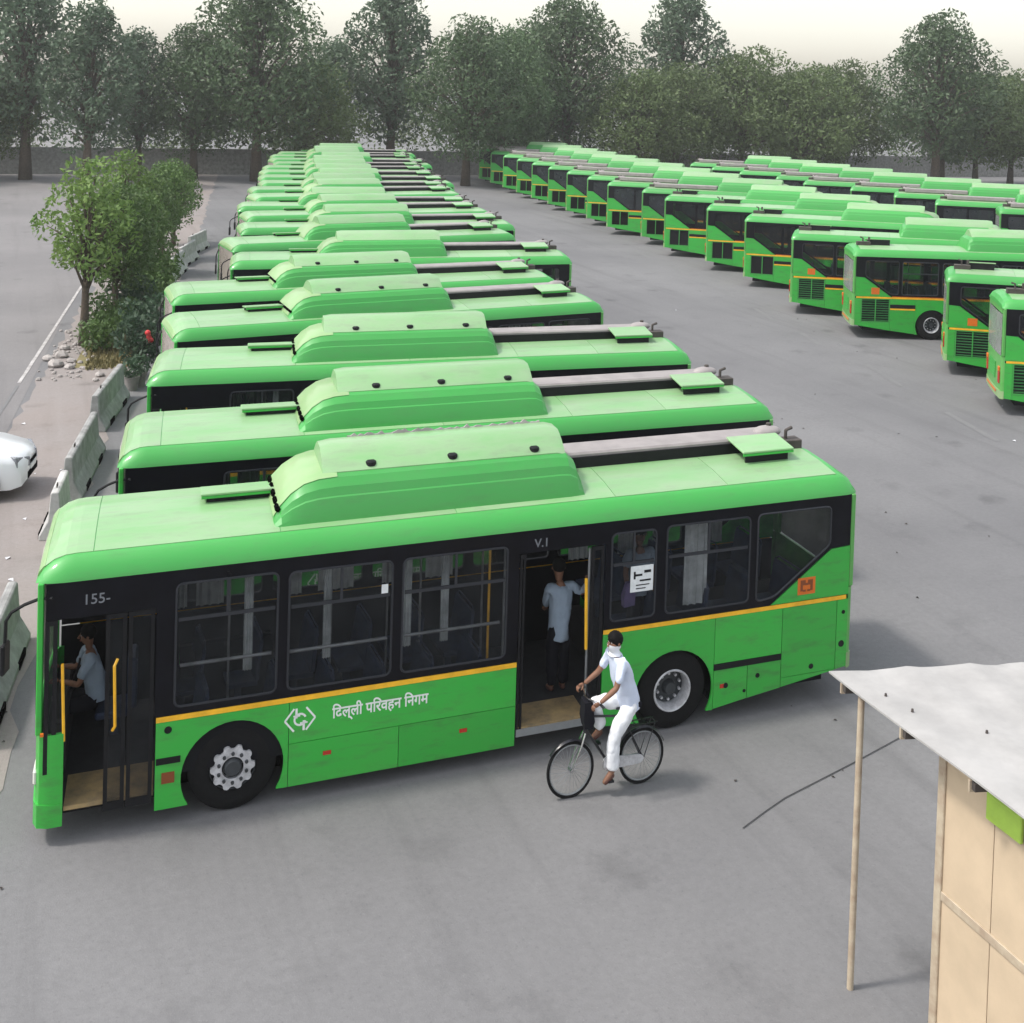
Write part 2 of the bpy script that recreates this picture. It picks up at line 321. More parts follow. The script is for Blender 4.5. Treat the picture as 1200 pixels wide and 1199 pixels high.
# ------------------------------------------------------------------ mesh helpers
class MB:
    def __init__(s, off=(0, 0, 0)):
        s.v = []; s.f = []; s.o = off
    def p(s, x, y, z):
        s.v.append((x + s.o[0], y + s.o[1], z + s.o[2])); return len(s.v) - 1
    def face(s, *i): s.f.append(tuple(i))
    def box(s, x0, x1, y0, y1, z0, z1):
        a = [s.p(x, y, z) for z in (z0, z1) for y in (y0, y1) for x in (x0, x1)]
        for q in ((0, 2, 3, 1), (4, 5, 7, 6), (0, 1, 5, 4), (2, 6, 7, 3), (0, 4, 6, 2), (1, 3, 7, 5)):
            s.face(*[a[k] for k in q])
        return s
    def obox(s, c, ax, ay, az, hx, hy, hz):
        c = Vector(c); a = []
        for k in (-1, 1):
            for j in (-1, 1):
                for i in (-1, 1):
                    q = c + Vector(ax) * hx * i + Vector(ay) * hy * j + Vector(az) * hz * k
                    a.append(s.p(*q))
        for q in ((0, 2, 3, 1), (4, 5, 7, 6), (0, 1, 5, 4), (2, 6, 7, 3), (0, 4, 6, 2), (1, 3, 7, 5)):
            s.face(*[a[k] for k in q])
        return s
    def quad(s, a, b, c, d):
        s.face(*[s.p(*q) for q in (a, b, c, d)]); return s
    def plate(s, outer, holes, d0, d1, plane='xz'):
        """polygon with holes in x,z (or x,y) extruded between d0 and d1 on the other axis"""
        loops = [outer] + list(holes)
        tri = tessellate_polygon([[Vector((q[0], q[1], 0)) for q in lp] for lp in loops])
        flat = [q for lp in loops for q in lp]
        def mk(q, d): return s.p(q[0], d, q[1]) if plane == 'xz' else (s.p(q[0], q[1], d) if plane == 'xy' else s.p(d, q[0], q[1]))
        i0 = [mk(q, d0) for q in flat]; i1 = [mk(q, d1) for q in flat]
        for t in tri:
            s.face(i0[t[0]], i0[t[1]], i0[t[2]]); s.face(i1[t[2]], i1[t[1]], i1[t[0]])
        k = 0
        for lp in loops:
            n = len(lp)
            for j in range(n):
                a, b = k + j, k + (j + 1) % n
                s.face(i0[a], i0[b], i1[b], i1[a])
            k += n
        return s
    def tube(s, pts, r, n=8, closed=False, caps=True):
        pts = [Vector(q) for q in pts]; m = len(pts); rings = []
        rr = r if isinstance(r, (list, tuple)) else [r] * m
        up = None
        for i, q in enumerate(pts):
            if closed: d = pts[(i + 1) % m] - pts[i - 1]
            else: d = pts[min(i + 1, m - 1)] - pts[max(i - 1, 0)]
            d = d.normalized()
            if up is None:
                up = Vector((0, 0, 1)) if abs(d.z) < 0.9 else Vector((1, 0, 0))
            a = d.cross(up)
            if a.length < 1e-4: a = d.orthogonal()
            a.normalize(); bb = a.cross(d).normalized(); up = bb
            rings.append([s.p(*(q + (a * math.cos(t) + bb * math.sin(t)) * rr[i])) for t in [2 * math.pi * k / n for k in range(n)]])
        rng = range(m if closed else m - 1)
        for i in rng:
            A, B = rings[i], rings[(i + 1) % m]
            for k in range(n): s.face(A[k], A[(k + 1) % n], B[(k + 1) % n], B[k])
        if caps and not closed:
            s.face(*reversed(rings[0])); s.face(*rings[-1])
        return s
    def lathe_y(s, c, prof, n=32, zs=1.0):
        """profile of (radius, y) turned about the y axis through c"""
        rings = []
        for (r, y) in prof:
            rings.append([s.p(c[0] + r * math.cos(t), c[1] + y, c[2] + r * zs * math.sin(t)) for t in [2 * math.pi * k / n for k in range(n)]])
        for A, B in zip(rings, rings[1:]):
            for k in range(n): s.face(A[k], A[(k + 1) % n], B[(k + 1) % n], B[k])
        return s
    def lathe_z(s, c, prof, n=16):
        rings = []
        for (r, z) in prof:
            rings.append([s.p(c[0] + r * math.cos(t), c[1] + r * math.sin(t), c[2] + z) for t in [2 * math.pi * k / n for k in range(n)]])
        for A, B in zip(rings, rings[1:]):
            for k in range(n): s.face(A[k], A[(k + 1) % n], B[(k + 1) % n], B[k])
        return s
    def loft(s, secs, close=False, caps=False):
        idx = [[s.p(*q) for q in sec] for sec in secs]
        for A, B in zip(idx, idx[1:]):
            n = len(A)
            for k in range(n if close else n - 1):
                s.face(A[k], A[(k + 1) % n], B[(k + 1) % n], B[k])
        if caps:
            s.face(*reversed(idx[0])); s.face(*idx[-1])
        return s
    def strip(s, plan, z0, z1, th=0.0, zf=None):
        """a vertical wall following a plan polyline"""
        secs = [[(x, y, z0), (x, y, z1)] for x, y in plan]
        return s.loft(secs)
    def ball(s, c, r, seg=12, rings=8, sc=(1, 1, 1)):
        idx = []
        for i in range(rings + 1):
            ph = math.pi * i / rings
            idx.append([s.p(c[0] + r * sc[0] * math.sin(ph) * math.cos(2 * math.pi * k / seg), c[1] + r * sc[1] * math.sin(ph) * math.sin(2 * math.pi * k / seg), c[2] + r * sc[2] * math.cos(ph)) for k in range(seg)])
        for A, B in zip(idx, idx[1:]):
            for k in range(seg): s.face(A[k], B[k], B[(k + 1) % seg], A[(k + 1) % seg])
        return s
    def mesh(s, name, m, smooth=False, angle=None, bevel=0.0):
        me = bpy.data.meshes.new(name)
        me.from_pydata(s.v, [], s.f)
        bm = bmesh.new(); bm.from_mesh(me)
        bmesh.ops.remove_doubles(bm, verts=bm.verts, dist=1e-5)
        bmesh.ops.recalc_face_normals(bm, faces=bm.faces)
        if bevel > 0:
            es = [e for e in bm.edges if len(e.link_faces) == 2 and e.calc_face_angle(0) > 0.6]
            if es: bmesh.ops.bevel(bm, geom=es, offset=bevel, segments=1, affect='EDGES', clamp_overlap=True)
        bm.to_mesh(me); bm.free()
        me.materials.append(MT[m] if isinstance(m, str) else m)
        if smooth:
            me.polygons.foreach_set('use_smooth', [True] * len(me.polygons))
            if angle: me.set_sharp_from_angle(angle=R(angle))
        return me
    def build(s, name, m, parent=None, smooth=False, angle=40, bevel=0.0, lod=0):
        me = s.mesh(name, m, smooth, angle, bevel)
        o = bpy.data.objects.new(name, me); COL.objects.link(o)
        if parent is not None: o.parent = parent
        LOD[o.name] = lod
        return o
LOD = {}

def link_mesh(name, me, parent=None, loc=None, lod=0):
    o = bpy.data.objects.new(name, me); COL.objects.link(o)
    if parent is not None: o.parent = parent
    if loc is not None: o.location = loc
    LOD[o.name] = lod
    return o
def tag(o, label=None, cat=None, group=None, kind=None):
    if label: o['label'] = label
    if cat: o['category'] = cat
    if group: o['group'] = group
    if kind: o['kind'] = kind
    return o
def thing(name, label, cat, loc=(0, 0, 0), rz=0, group=None):
    o = bpy.data.objects.new(name, None); COL.objects.link(o)
    o.location = loc; o.rotation_euler = (0, 0, rz); o.empty_display_size = 0.3
    return tag(o, label, cat, group)
CH = {}
def children(o): return [c for c in o.children]
def copy_tree(o, parent=None, maxlod=9, loc=None, rz=None, label=None, group=None, skip=()):
    c = o.copy(); COL.objects.link(c)
    if parent is not None: c.parent = parent
    if loc is not None: c.location = loc
    if rz is not None: c.rotation_euler = (0, 0, rz)
    if label: c['label'] = label
    if group: c['group'] = group
    for ch in children(o):
        if LOD.get(ch.name, 0) <= maxlod and not (skip and ch.name.startswith(skip)): copy_tree(ch, c, maxlod, skip=skip)
    return c

def arc(cx, cz, r, a0, a1, n=14):
    return [(cx + r * math.cos(R(a0 + (a1 - a0) * k / n)), cz + r * math.sin(R(a0 + (a1 - a0) * k / n))) for k in range(n + 1)]
def rrect(x0, x1, z0, z1, r=0.08, n=4):
    out = []
    for (cx, cz, a) in ((x1 - r, z1 - r, 0), (x0 + r, z1 - r, 90), (x0 + r, z0 + r, 180), (x1 - r, z0 + r, 270)):
        out += arc(cx, cz, r, a, a + 90, n)
    return out
def rpoly(pts, r=0.07, n=3):
    """round the corners of a polygon"""
    out = []; m = len(pts)
    for i in range(m):
        a, b, c = Vector(pts[i - 1]), Vector(pts[i]), Vector(pts[(i + 1) % m])
        u = (a - b).normalized() * r; w = (c - b).normalized() * r
        for k in range(n + 1):
            t = k / n
            q = (b + u) * (1 - t) ** 2 + b * 2 * t * (1 - t) + (b + w) * t ** 2
            out.append((q.x, q.y))
    return out

# ------------------------------------------------------------------ setting
def sheet(name, pts, z, m, sub=0):
    me = bpy.data.meshes.new(name)
    me.from_pydata([(x, y, z) for x, y in pts], [], [tuple(range(len(pts)))])
    me.materials.append(MT[m])
    o = bpy.data.objects.new(name, me); COL.objects.link(o)
    o['kind'] = 'structure'
    return o
sheet('ground', [(-700, -300), (900, -300), (900, 1500), (-700, 1500)], 0.0, 'asphalt')
# road beyond the verge on the left, its edge follows the white line
sheet('road', [(-40, -60), (-7.6, -60), (-3.4, -5), (-0.6, 18), (2.4, 43), (16, 140), (16, 400), (-300, 400), (-300, -60)], 0.004, 'road')
def ragged(pts, amp, step):
    out = []
    for i, p in enumerate(pts):
        a, c = Vector(p), Vector(pts[(i + 1) % len(pts)]); n = max(1, int((c - a).length / step))
        for k in range(n):
            q = a.lerp(c, k / n); t = i + k / n
            out.append((q.x + random.uniform(-amp, amp), q.y + random.uniform(-amp, amp)))
    return out
sheet('verge', ragged([(-7.6, -60), (-4.0, -60), (-1.5, -6), (-0.3, 3.0), (0.9, 11), (2.3, 20.6), (4.8, 34), (8.5, 52), (20, 120), (16, 140), (3.0, 43), (0.35, 24), (-0.5, 18), (-3.3, -5)], .16, .7), 0.008, 'dirt')

def line_sheet(name, a, b, w, z, m):
    a, b = Vector(a), Vector(b); d = (b - a).normalized(); nrm = Vector((-d.y, d.x)) * w / 2
    n = max(2, int((b - a).length / 0.6)); L_, R_ = [], []
    for k in range(n + 1):
        q = a + (b - a) * k / n
        L_.append(q + nrm * random.uniform(0.8, 1.1)); R_.append(q - nrm * random.uniform(0.8, 1.1))
    return sheet(name, [tuple(q) for q in L_] + [tuple(q) for q in reversed(R_)], z, m)
line_sheet('road_edge_line', (-0.15, 24.6), (2.55, 43.5), 0.11, 0.014, 'line_white')
line_sheet('road_edge_line', (-0.75, 20.4), (-0.2, 24.2), 0.09, 0.014, 'line_worn')
for a, b in (((27.9, 17.2), (28.9, 20.2)), ((29.3, 23.6), (30.0, 25.8)), ((30.5, 28.6), (31.3, 31.2)), ((32.0, 34.2), (32.8, 37.4)), ((33.4, 40.5), (34.0, 43.5)), ((34.5, 47), (35.2, 50.5)), ((26.2, 11), (27.0, 14))):
    line_sheet('lane_dash', (a[0] - 0.9, a[1]), (b[0] - 0.9, b[1]), 0.22, 0.006, 'line_worn')

# ------------------------------------------------------------------ the bus
OFF = (-6.0, -1.275, 0.0)
def B(): return MB(OFF)
ZT = 3.25            # top of the window band
WF, WR, ZH = 2.39, 8.83, 0.55
TR = 0.57
YW = 2.55
BUS = thing('bus', 'green bus nearest the camera with both doors open and a cyclist beside it', 'bus', (0, 0, 0), 0, 'green city buses')

def both(mk):
    """make the same for left (y as given) and right side (mirrored y)"""
    return [mk(lambda y: y), mk(lambda y: YW - y)]

# --- chassis, floor, wheel housings
def notched(x0, x1, w0, w1, wheels):
    lo = [(x0, w0)]; hi = []
    for wx in wheels: lo += [(wx - .66, w0), (wx - .66, .585), (wx + .66, .585), (wx + .66, w0)]
    lo.append((x1, w0))
    return lo + [(x, YW - y) for x, y in reversed(lo)]
B().plate(notched(.3, 11.55, .16, 2.39, (WF, WR)), [], .30, .42, 'xy').build('chassis', 'lining', BUS)
b = B(); b.plate(notched(.12, 8.0, .07, 2.48, (WF,)), [], .424, .45, 'xy'); b.plate(notched(8.0, 11.9, .07, 2.48, (WR,)), [], .90, .95, 'xy'); b.box(7.98, 8.0, .07, 2.48, .45, .95); b.build('floor', 'floor_bus', BUS, lod=0)
for wx in (WF, WR):
    for f in (lambda y: y, lambda y: YW - y):
        def yy(a_, c_): return sorted((f(a_), f(c_)))
        b = B(); b.box(wx - .66, wx + .66, *yy(.055, .12), 1.16, 1.2); b.box(wx - .66, wx + .66, *yy(.55, .58), .2, 1.16); b.box(wx - .66, wx + .66, *yy(.12, .58), 1.1, 1.16)
        b.build('wheel_housing', 'dark_slot', BUS)
b = B()
b.box(1.44, 6.26, 0.048, 0.058, 0.62, 1.42); b.box(1.44, WF - .66, .048, .058, .22, .62); b.box(WF + .66, 6.26, .048, .058, .22, .62)
b.box(7.66, 11.88, 0.048, 0.058, 1.15, 1.72); b.box(9.5, 11.88, 0.048, 0.058, .62, 1.15)
b.box(0.10, 11.88, 2.492, 2.502, 1.15, 1.66); b.box(.1, WF - .66, 2.492, 2.502, .4, 1.15); b.box(WF + .66, WR - .66, 2.492, 2.502, .22, 1.15); b.box(WR + .66, 11.88, 2.492, 2.502, .62, 1.15)
b.build('inner_wall', 'lining', BUS)

# --- left lower panels, each seam a gap
T = 0.042
def panel(outer, name='side_panel', m='green', y0=0.0, y1=T, lod=0, holes=(), bevel=0.0):
    return B().plate(outer, holes, y0, y1).build(name, m, BUS, lod=lod, bevel=bevel)
AR = 0.655
archF = list(reversed(arc(WF, ZH, AR, -31, 211, 26)))
archR = list(reversed(arc(WR, ZH, AR, -31, 211, 26)))
panel([(1.42, .21)] + archF + [(3.10, .21), (3.10, 1.325), (1.42, 1.325)])
panel([(3.108, .78), (6.30, .78), (6.30, 1.325), (3.108, 1.325)])
panel([(3.108, .21), (4.60, .21), (4.60, .772), (3.108, .772)])
panel([(4.608, .21), (6.30, .21), (6.30, .772), (4.608, .772)])
panel([(7.64, .26)] + archR + [(9.50, .21), (9.50, 1.60), (7.64, 1.60)])
panel([(9.508, .90), (10.69, .90), (10.69, 1.60), (9.508, 1.60)])
panel([(9.508, .222), (10.09, .30), (10.09, .80), (9.508, .80)])
panel([(10.10, .30), (10.69, .37), (10.69, .80), (10.10, .80)])
panel([(10.70, .52), (11.69, .52), (11.69, 1.60), (10.70, 1.60)], 'engine_hatch')
panel([(10.70, .375), (11.69, .50), (11.69, .512), (10.70, .512)])
panel([(11.70, .505), (11.9, .53), (11.9, 1.60), (11.70, 1.60)])
panel([(10.47, 1.675), (11.9, 1.675), (11.9, 2.44), (11.55, 2.42), (10.56, 1.73)])
# right side
Y0, Y1 = YW - T, YW
panel([(0.34, .21)] + archF + [(3.10, .21), (3.10, 1.60), (0.34, 1.60)], y0=Y0, y1=Y1)
for x0, x1 in ((3.108, 4.6), (4.608, 6.3), (6.308, 7.63)):
    panel([(x0, .21), (x1, .21), (x1, 1.60), (x0, 1.60)], y0=Y0, y1=Y1)
panel([(7.64, .21)] + archR + [(9.50, .21), (9.50, 1.60), (7.64, 1.60)], y0=Y0, y1=Y1)
panel([(9.508, 1.38), (10.50, 1.38), (10.50, 1.60), (9.508, 1.60)], y0=Y0, y1=Y1)
panel([(9.508, .222), (10.50, .34), (10.50, 1.16), (9.508, 1.16)], y0=Y0, y1=Y1)
panel([(10.508, .34), (11.66, .50), (11.66, .64), (10.508, .64)], y0=Y0, y1=Y1)
panel([(11.668, .50), (11.9, .53), (11.9, 1.60), (11.668, 1.60)], y0=Y0, y1=Y1)
panel([(10.47, 1.675), (11.9, 1.675), (11.9, 2.44), (11.55, 2.42), (10.56, 1.73)], y0=Y0, y1=Y1)
# side grille by the engine (right side): frame, slats, dark back
b = B(); b.box(10.51, 11.66, 2.46, 2.48, .65, 1.60); b.build('grille_back', 'dark_slot', BUS)
gr = B().plate([(10.508, .648), (11.66, .648), (11.66, 1.60), (10.508, 1.60)], [[(10.55, .69), (11.06, .69), (11.06, 1.56), (10.55, 1.56)], [(11.1, .69), (11.62, .69), (11.62, 1.56), (11.1, 1.56)]], Y0, Y1).build('side_grille', 'pod_green', BUS)
sl = B().obox((11.08, 2.515, 0.74), (1, 0, 0), (0, .8, -.6), (0, .6, .8), .53, .03, .006).mesh('slat', 'slat_green')
for k in range(9): link_mesh('slat', sl, gr, (0, 0, 0.095 * k), 1)
# yellow and black strips
def strip_(x0, x1, z0, z1, m, name, y0=-0.004, y1=0.01, lod=0): return B().box(x0, x1, y0, y1, z0, z1).build(name, m, BUS, lod=lod)
strip_(1.42, 6.30, 1.33, 1.395, 'yellow', 'yellow_strip')
strip_(7.64, 11.86, 1.605, 1.665, 'yellow', 'yellow_strip')
strip_(0.34, 11.86, 1.605, 1.668, 'yellow', 'yellow_strip', 2.54, YW + .004)
strip_(.34, 10.44, 1.671, 1.70, 'orange', 'orange_strip', 2.54, YW + .003)
strip_(9.508, 10.50, 1.165, 1.225, 'yellow', 'yellow_strip', 2.54, YW + .004)
strip_(9.508, 10.50, 1.23, 1.37, 'black_matt', 'air_slot', 2.5, YW + .002)
strip_(9.508, 10.69, .806, .894, 'black_matt', 'rub_strip', -.012, .03)
strip_(1.43, 1.73, .79, .87, 'black_matt', 'rub_strip', -.012, .0)
# front corner lower green
FP = [(.33, 0), (.16, 0.0), (.05, .05), (.0, .18), (-.035, .7), (-.05, 1.275), (-.035, 1.85), (0, 2.37), (.05, 2.5), (.16, YW), (.33, YW)]
def thick_strip(plan, z0, z1, th, cx):
    inner = []
    for x, y in plan:
        d = Vector((cx - x, 1.275 - y)); d = Vector((1 if cx > x else -1, 0)) if abs(y - 1.275) < 1.0 else Vector((0, 1 if y < 1.275 else -1))
        if abs(y - 1.275) >= 1.0 and abs(y - 1.275) < 1.26: d = Vector(((1 if cx > x else -1) * .7, (1 if y < 1.275 else -1) * .7))
        inner.append((x + d.x * th, y + d.y * th))
    return B().plate(plan + list(reversed(inner)), [], z0, z1, 'xy')
thick_strip(FP, .24, 1.38, .05, 5).build('front_panel', 'green', BUS, smooth=True)
thick_strip([(x - .02 if x < .1 else x, y - .009 if y < 1.27 else (y + .009 if y > 1.28 else y)) for x, y in FP], .235, .52, .04, 5).build('bumper', 'green', BUS, smooth=True)
thick_strip(FP[2:-2], 2.94, 3.25, .03, 5).build('destination_board', 'glass_clear', BUS, smooth=True)
thick_strip(FP[3:-3], 1.40, 2.93, .012, 5).build('windscreen', 'glass_clear', BUS, smooth=True)
for y in (0.035, 2.46): B().box(.0, .075, y, y + .055, 1.38, 3.25).build('front_pillar', 'green', BUS, bevel=.012)
strip_(0.06, .1, 1.385, 1.42, 'orange', 'marker_lamp', -.012, .02)
for y in (.32, 2.23): B().obox((.0, y, .8), (1, 0, 0), (0, 1, 0), (0, 0, 1), .03, .17, .09).build('headlight', 'lamp', BUS, bevel=.02)
# rear
RP = [(11.9, 0), (11.95, .01), (11.985, .05), (12.0, .15), (12.03, .7), (12.04, 1.275), (12.03, 1.85), (12.0, 2.4), (11.985, 2.5), (11.95, 2.54), (11.9, YW)]
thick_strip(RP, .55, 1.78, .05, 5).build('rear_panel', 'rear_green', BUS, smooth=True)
thick_strip([(x + .015 if x > 11.97 else x, y - .009 if y < 1.27 else (y + .009 if y > 1.28 else y)) for x, y in RP], .505, .74, .04, 5).build('rear_bumper', 'nose_green', BUS, smooth=True)
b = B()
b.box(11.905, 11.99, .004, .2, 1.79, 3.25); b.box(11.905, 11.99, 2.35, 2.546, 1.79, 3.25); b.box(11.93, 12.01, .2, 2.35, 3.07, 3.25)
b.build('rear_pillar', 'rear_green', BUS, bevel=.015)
thick_strip(RP[3:-3], 1.80, 3.06, .015, 5).build('rear_window', 'glass_dust', BUS, smooth=True)
b = B(); b.box(12.03, 12.05, .75, 1.8, 1.0, 1.5); g2 = b.build('rear_grille', 'pod_green', BUS)
for k in range(6): link_mesh('slat', B().box(12.045, 12.06, .78, 1.77, 1.02, 1.05).mesh('slat', 'green') if k == 0 else g2.children[0].data, g2, (0, 0, .08 * k), 1)
for y in (.16, 2.19):
    b = B(); b.box(12.0, 12.045, y, y + .2, .95, 1.3); t_ = b.build('tail_lamp', 'red', BUS, bevel=.01)
    b = B(); b.box(12.0, 12.05, y, y + .2, 1.32, 1.45); b.build('indicator', 'orange', BUS, bevel=.01)
b = B(); b.box(12.05, 12.06, .5, 2.05, .62, .68); b.build('rear_reflector', 'orange', BUS)

# --- window band, left, with openings
WIN = [rrect(1.64, 2.92, 1.50, 3.07), rrect(3.07, 4.46, 1.50, 3.05), rrect(4.61, 6.12, 1.50, 3.05)]
WIN2 = [rrect(7.74, 8.46, 1.78, 3.06), rrect(8.64, 10.06, 1.78, 3.08), rpoly([(10.2, 1.76), (10.52, 1.80), (11.52, 2.5), (11.52, 3.1), (10.2, 3.1)], .09)]
RW = [rrect(.5, 1.5, 1.78, 3.06), rrect(1.64, 2.92, 1.78, 3.07), rrect(3.07, 4.46, 1.78, 3.05), rrect(4.61, 6.12, 1.78, 3.05), rrect(6.27, 7.6, 1.78, 3.05)] + WIN2
LB = 0.028
band_front = [(0.10, 2.80), (1.40, 2.80), (1.40, 1.40), (6.30, 1.40), (6.30, 2.93), (7.64, 2.93), (7.64, 1.67), (10.46, 1.67), (10.55, 1.74), (11.54, 2.43), (11.9, 2.45), (11.9, ZT), (0.10, ZT)]
B().plate(band_front, WIN + WIN2, 0.004, 0.004 + LB).build('window_band', 'black', BUS)
band_right = [(0.10, 1.67), (10.46, 1.67), (10.55, 1.74), (11.54, 2.43), (11.9, 2.45), (11.9, ZT), (0.10, ZT)]
B().plate(band_right, RW, YW - .004 - LB, YW - .004).build('window_band', 'black', BUS)
def window(poly, right=False, sash=True, guard=False):
    f = (lambda y: YW - y) if right else (lambda y: y)
    y0, y1 = sorted((f(.014), f(.02)))
    w = B().plate(poly, [], y0, y1).build('window', 'glass', BUS)
    c = Vector((sum(q[0] for q in poly) / len(poly), sum(q[1] for q in poly) / len(poly)))
    ring = [(q[0], f(.003), q[1]) for q in poly]
    B().tube(ring, .017, 5, closed=True).build('window_frame', 'frame_grey', w, smooth=True, lod=1)
    xs = [q[0] for q in poly]; zs = [q[1] for q in poly]
    if sash:
        zb = max(zs) - .46
        y0, y1 = sorted((f(.006), f(.03)))
        B().box(min(xs) + .03, max(xs) - .03, y0, y1, zb - .022, zb + .022).build('sash', 'frame_grey', w, lod=1)
        xm = (min(xs) + max(xs)) / 2
        B().box(xm - .018, xm + .018, y0, y1, zb + .02, max(zs) - .02).build('sash', 'frame_grey', w, lod=1)
    return w
for k, q in enumerate(WIN): window(q)
for k, q in enumerate(WIN2): window(q, sash=(k != 2))
for k, q in enumerate(RW): window(q, True, sash=(k != 7))
# guard rails just inside the windows
for x0, x1, z in ((1.7, 2.86, 1.98), (3.1, 4.42, 1.96), (4.66, 6.05, 1.96)):
    B().tube([(x0, .10, z), (x1, .10, z)], .022, 6).build('guard_rail', 'alu', BUS, smooth=True, lod=2)
# ceiling and inner light
B().box(.2, 11.8, .1, 2.45, 3.2, 3.23).build('ceiling', 'inner_grey', BUS)

# --- roof: eaves curve then dusty top panels with sky paleness in the colour
EV = [(0.0, 0.0), (.012, .05), (.07, .15), (.15, .235), (.21, .265)]
def roof_section(x, k, inset):
    pts = [(x, inset + a, ZT + c * k) for a, c in EV]
    pts += [(x, inset + .75, ZT + .325 * k), (x, 1.275, ZT + .345 * k), (x, YW - inset - .75, ZT + .325 * k)]
    pts += [(x, YW - inset - a, ZT + c * k) for a, c in reversed(EV)]
    return pts
b = B()
b.loft([roof_section(x, k, i) for x, k, i in ((-.03, 0.0, .10), (-.01, .16, .09), (.05, .5, .05), (.16, .8, .02), (.30, .96, 0), (.42, 1.0, 0), (11.62, 1.0, 0), (11.82, .96, 0.0), (11.95, .72, .03), (12.02, .34, .07), (12.03, 0.0, .10))], caps=False)
ROOF = b.build('roof', 'pod_green', BUS, smooth=True, angle=22)
TOP = [(.225, .272), (.75, .331), (1.275, .351), (1.8, .331), (2.325, .272)]
for x0, x1, m in ((.06, .62, 'green_nose'), (.63, 2.95, 'green_top'), (2.96, 5.4, 'green_top'), (5.41, 7.85, 'green_top'), (7.86, 9.75, 'green_top'), (9.76, 11.72, 'green_top')):
    secs = []
    xs = [x0, x1] if m != 'green_nose' else [.06, .17, .30, .42, .62]
    for x in xs:
        k = 1.0 if x > .4 else {.06: .54, .17: .82, .30: .965}[x]
        secs.append([(x, y, ZT + z * k + .003) for y, z in TOP] + [(x, y, ZT + z * k - .01) for y, z in reversed(TOP)])
    B().loft(secs, close=True, caps=True).build('roof_panel', m if m in MT else 'green_top', ROOF)

secs = []
for x, k in ((-.024, .13), (-.006, .3), (.043, .52), (.06, .56)):
    secs.append([(x, y, ZT + z * k + .004) for y, z in TOP] + [(x + .02, y, ZT + z * k - .01) for y, z in reversed(TOP)])
B().loft(secs, close=True, caps=True).build('roof_lip', 'nose_green', ROOF)
# --- gas cylinder pod on the roof
PS = [(.33, 3.50), (.36, 3.66), (.43, 3.83), (.455, 3.845), (.50, 3.95), (.60, 4.05), (.70, 4.09)]
def pod_section(x, k, ins=0.0):
    z0 = 3.50
    half = [(y + ins * (1.0 if y < .65 else .6), z0 + (z - z0) * k) for y, z in PS]
    return [(x, y, z) for y, z in half] + [(x, YW - y, z) for y, z in reversed(half)]
podx = [(2.86, .02, .0), (2.89, .16, .0), (2.98, .42, .0), (3.12, .68, .01), (3.30, .88, .02), (3.50, .97, .02), (3.76, 1.0, .02), (7.05, 1.0, .02), (7.2, .97, .02), (7.32, .80, .03), (7.4, .45, .03), (7.45, .02, .02)]
b = B(); b.loft([pod_section(x, k, i) for x, k, i in podx]); POD = b.build('roof_pod', 'pod_green', BUS, smooth=True, angle=18)
# pale crown plate along the top of the pod, and nose with sunlight in its colour
tp = [(.70, 4.09), (.95, 4.27), (1.12, 4.35), (1.43, 4.35), (1.60, 4.27), (1.85, 4.09)]
secs = []
for x, dz in ((3.56, -.02), (3.74, .006), (7.06, .006), (7.2, -.03)):
    secs.append([(x, y, z + dz) for y, z in tp] + [(x, y, min(z, 4.09) + dz - .03) for y, z in reversed(tp)])
B().loft(secs, close=True, caps=True).build('pod_lid', 'green_top', POD, smooth=True, angle=25)
secs = []
for x, k, i in podx[1:7]:
    sec = pod_section(x, k, i); n = len(sec) // 2
    h = [sec[j] for j in range(5, len(sec) - 5)]
    nx = Vector((-.6, 0, .8)) * .012
    secs.append([(q[0] + nx.x, q[1], q[2] + nx.z) for q in h])
B().loft(secs).build('pod_nose', 'nose_green', POD, smooth=True, angle=30)
# vent slots on the nose corner and round ports on the lid
for y in (.62, .92, 1.22, 1.52, 1.82):
    b = B(); b.obox((2.935, y, 3.71), (.55, .0, .83), (0, 1, 0), (-.83, 0, .55), .030, .095, .03); b.build('vent_slot', 'dark_slot', POD, bevel=.008, lod=1)
for x in (4.25, 5.45, 6.72):
    b = B(); b.lathe_z((x, .80, 4.145), [(0, .045), (.05, .045), (.075, .03), (.08, -.02)], 14); b.build('port_cap', 'black_matt', POD, smooth=True, lod=1)
b = B(); random.seed(3); sec = []
for k in range(60):
    x = 4.0 + 3.0 * k / 59; h = random.choice((.0, .01, .03, .05)) * random.uniform(.4, 1.2)
    sec.append([(x, 1.42, 4.33), (x, 1.44, 4.36 + h), (x, 1.50, 4.35 + h * .8), (x, 1.54, 4.28)])
b.loft(sec).build('torn_sealing_strip', 'hvac', POD, smooth=True, lod=2)
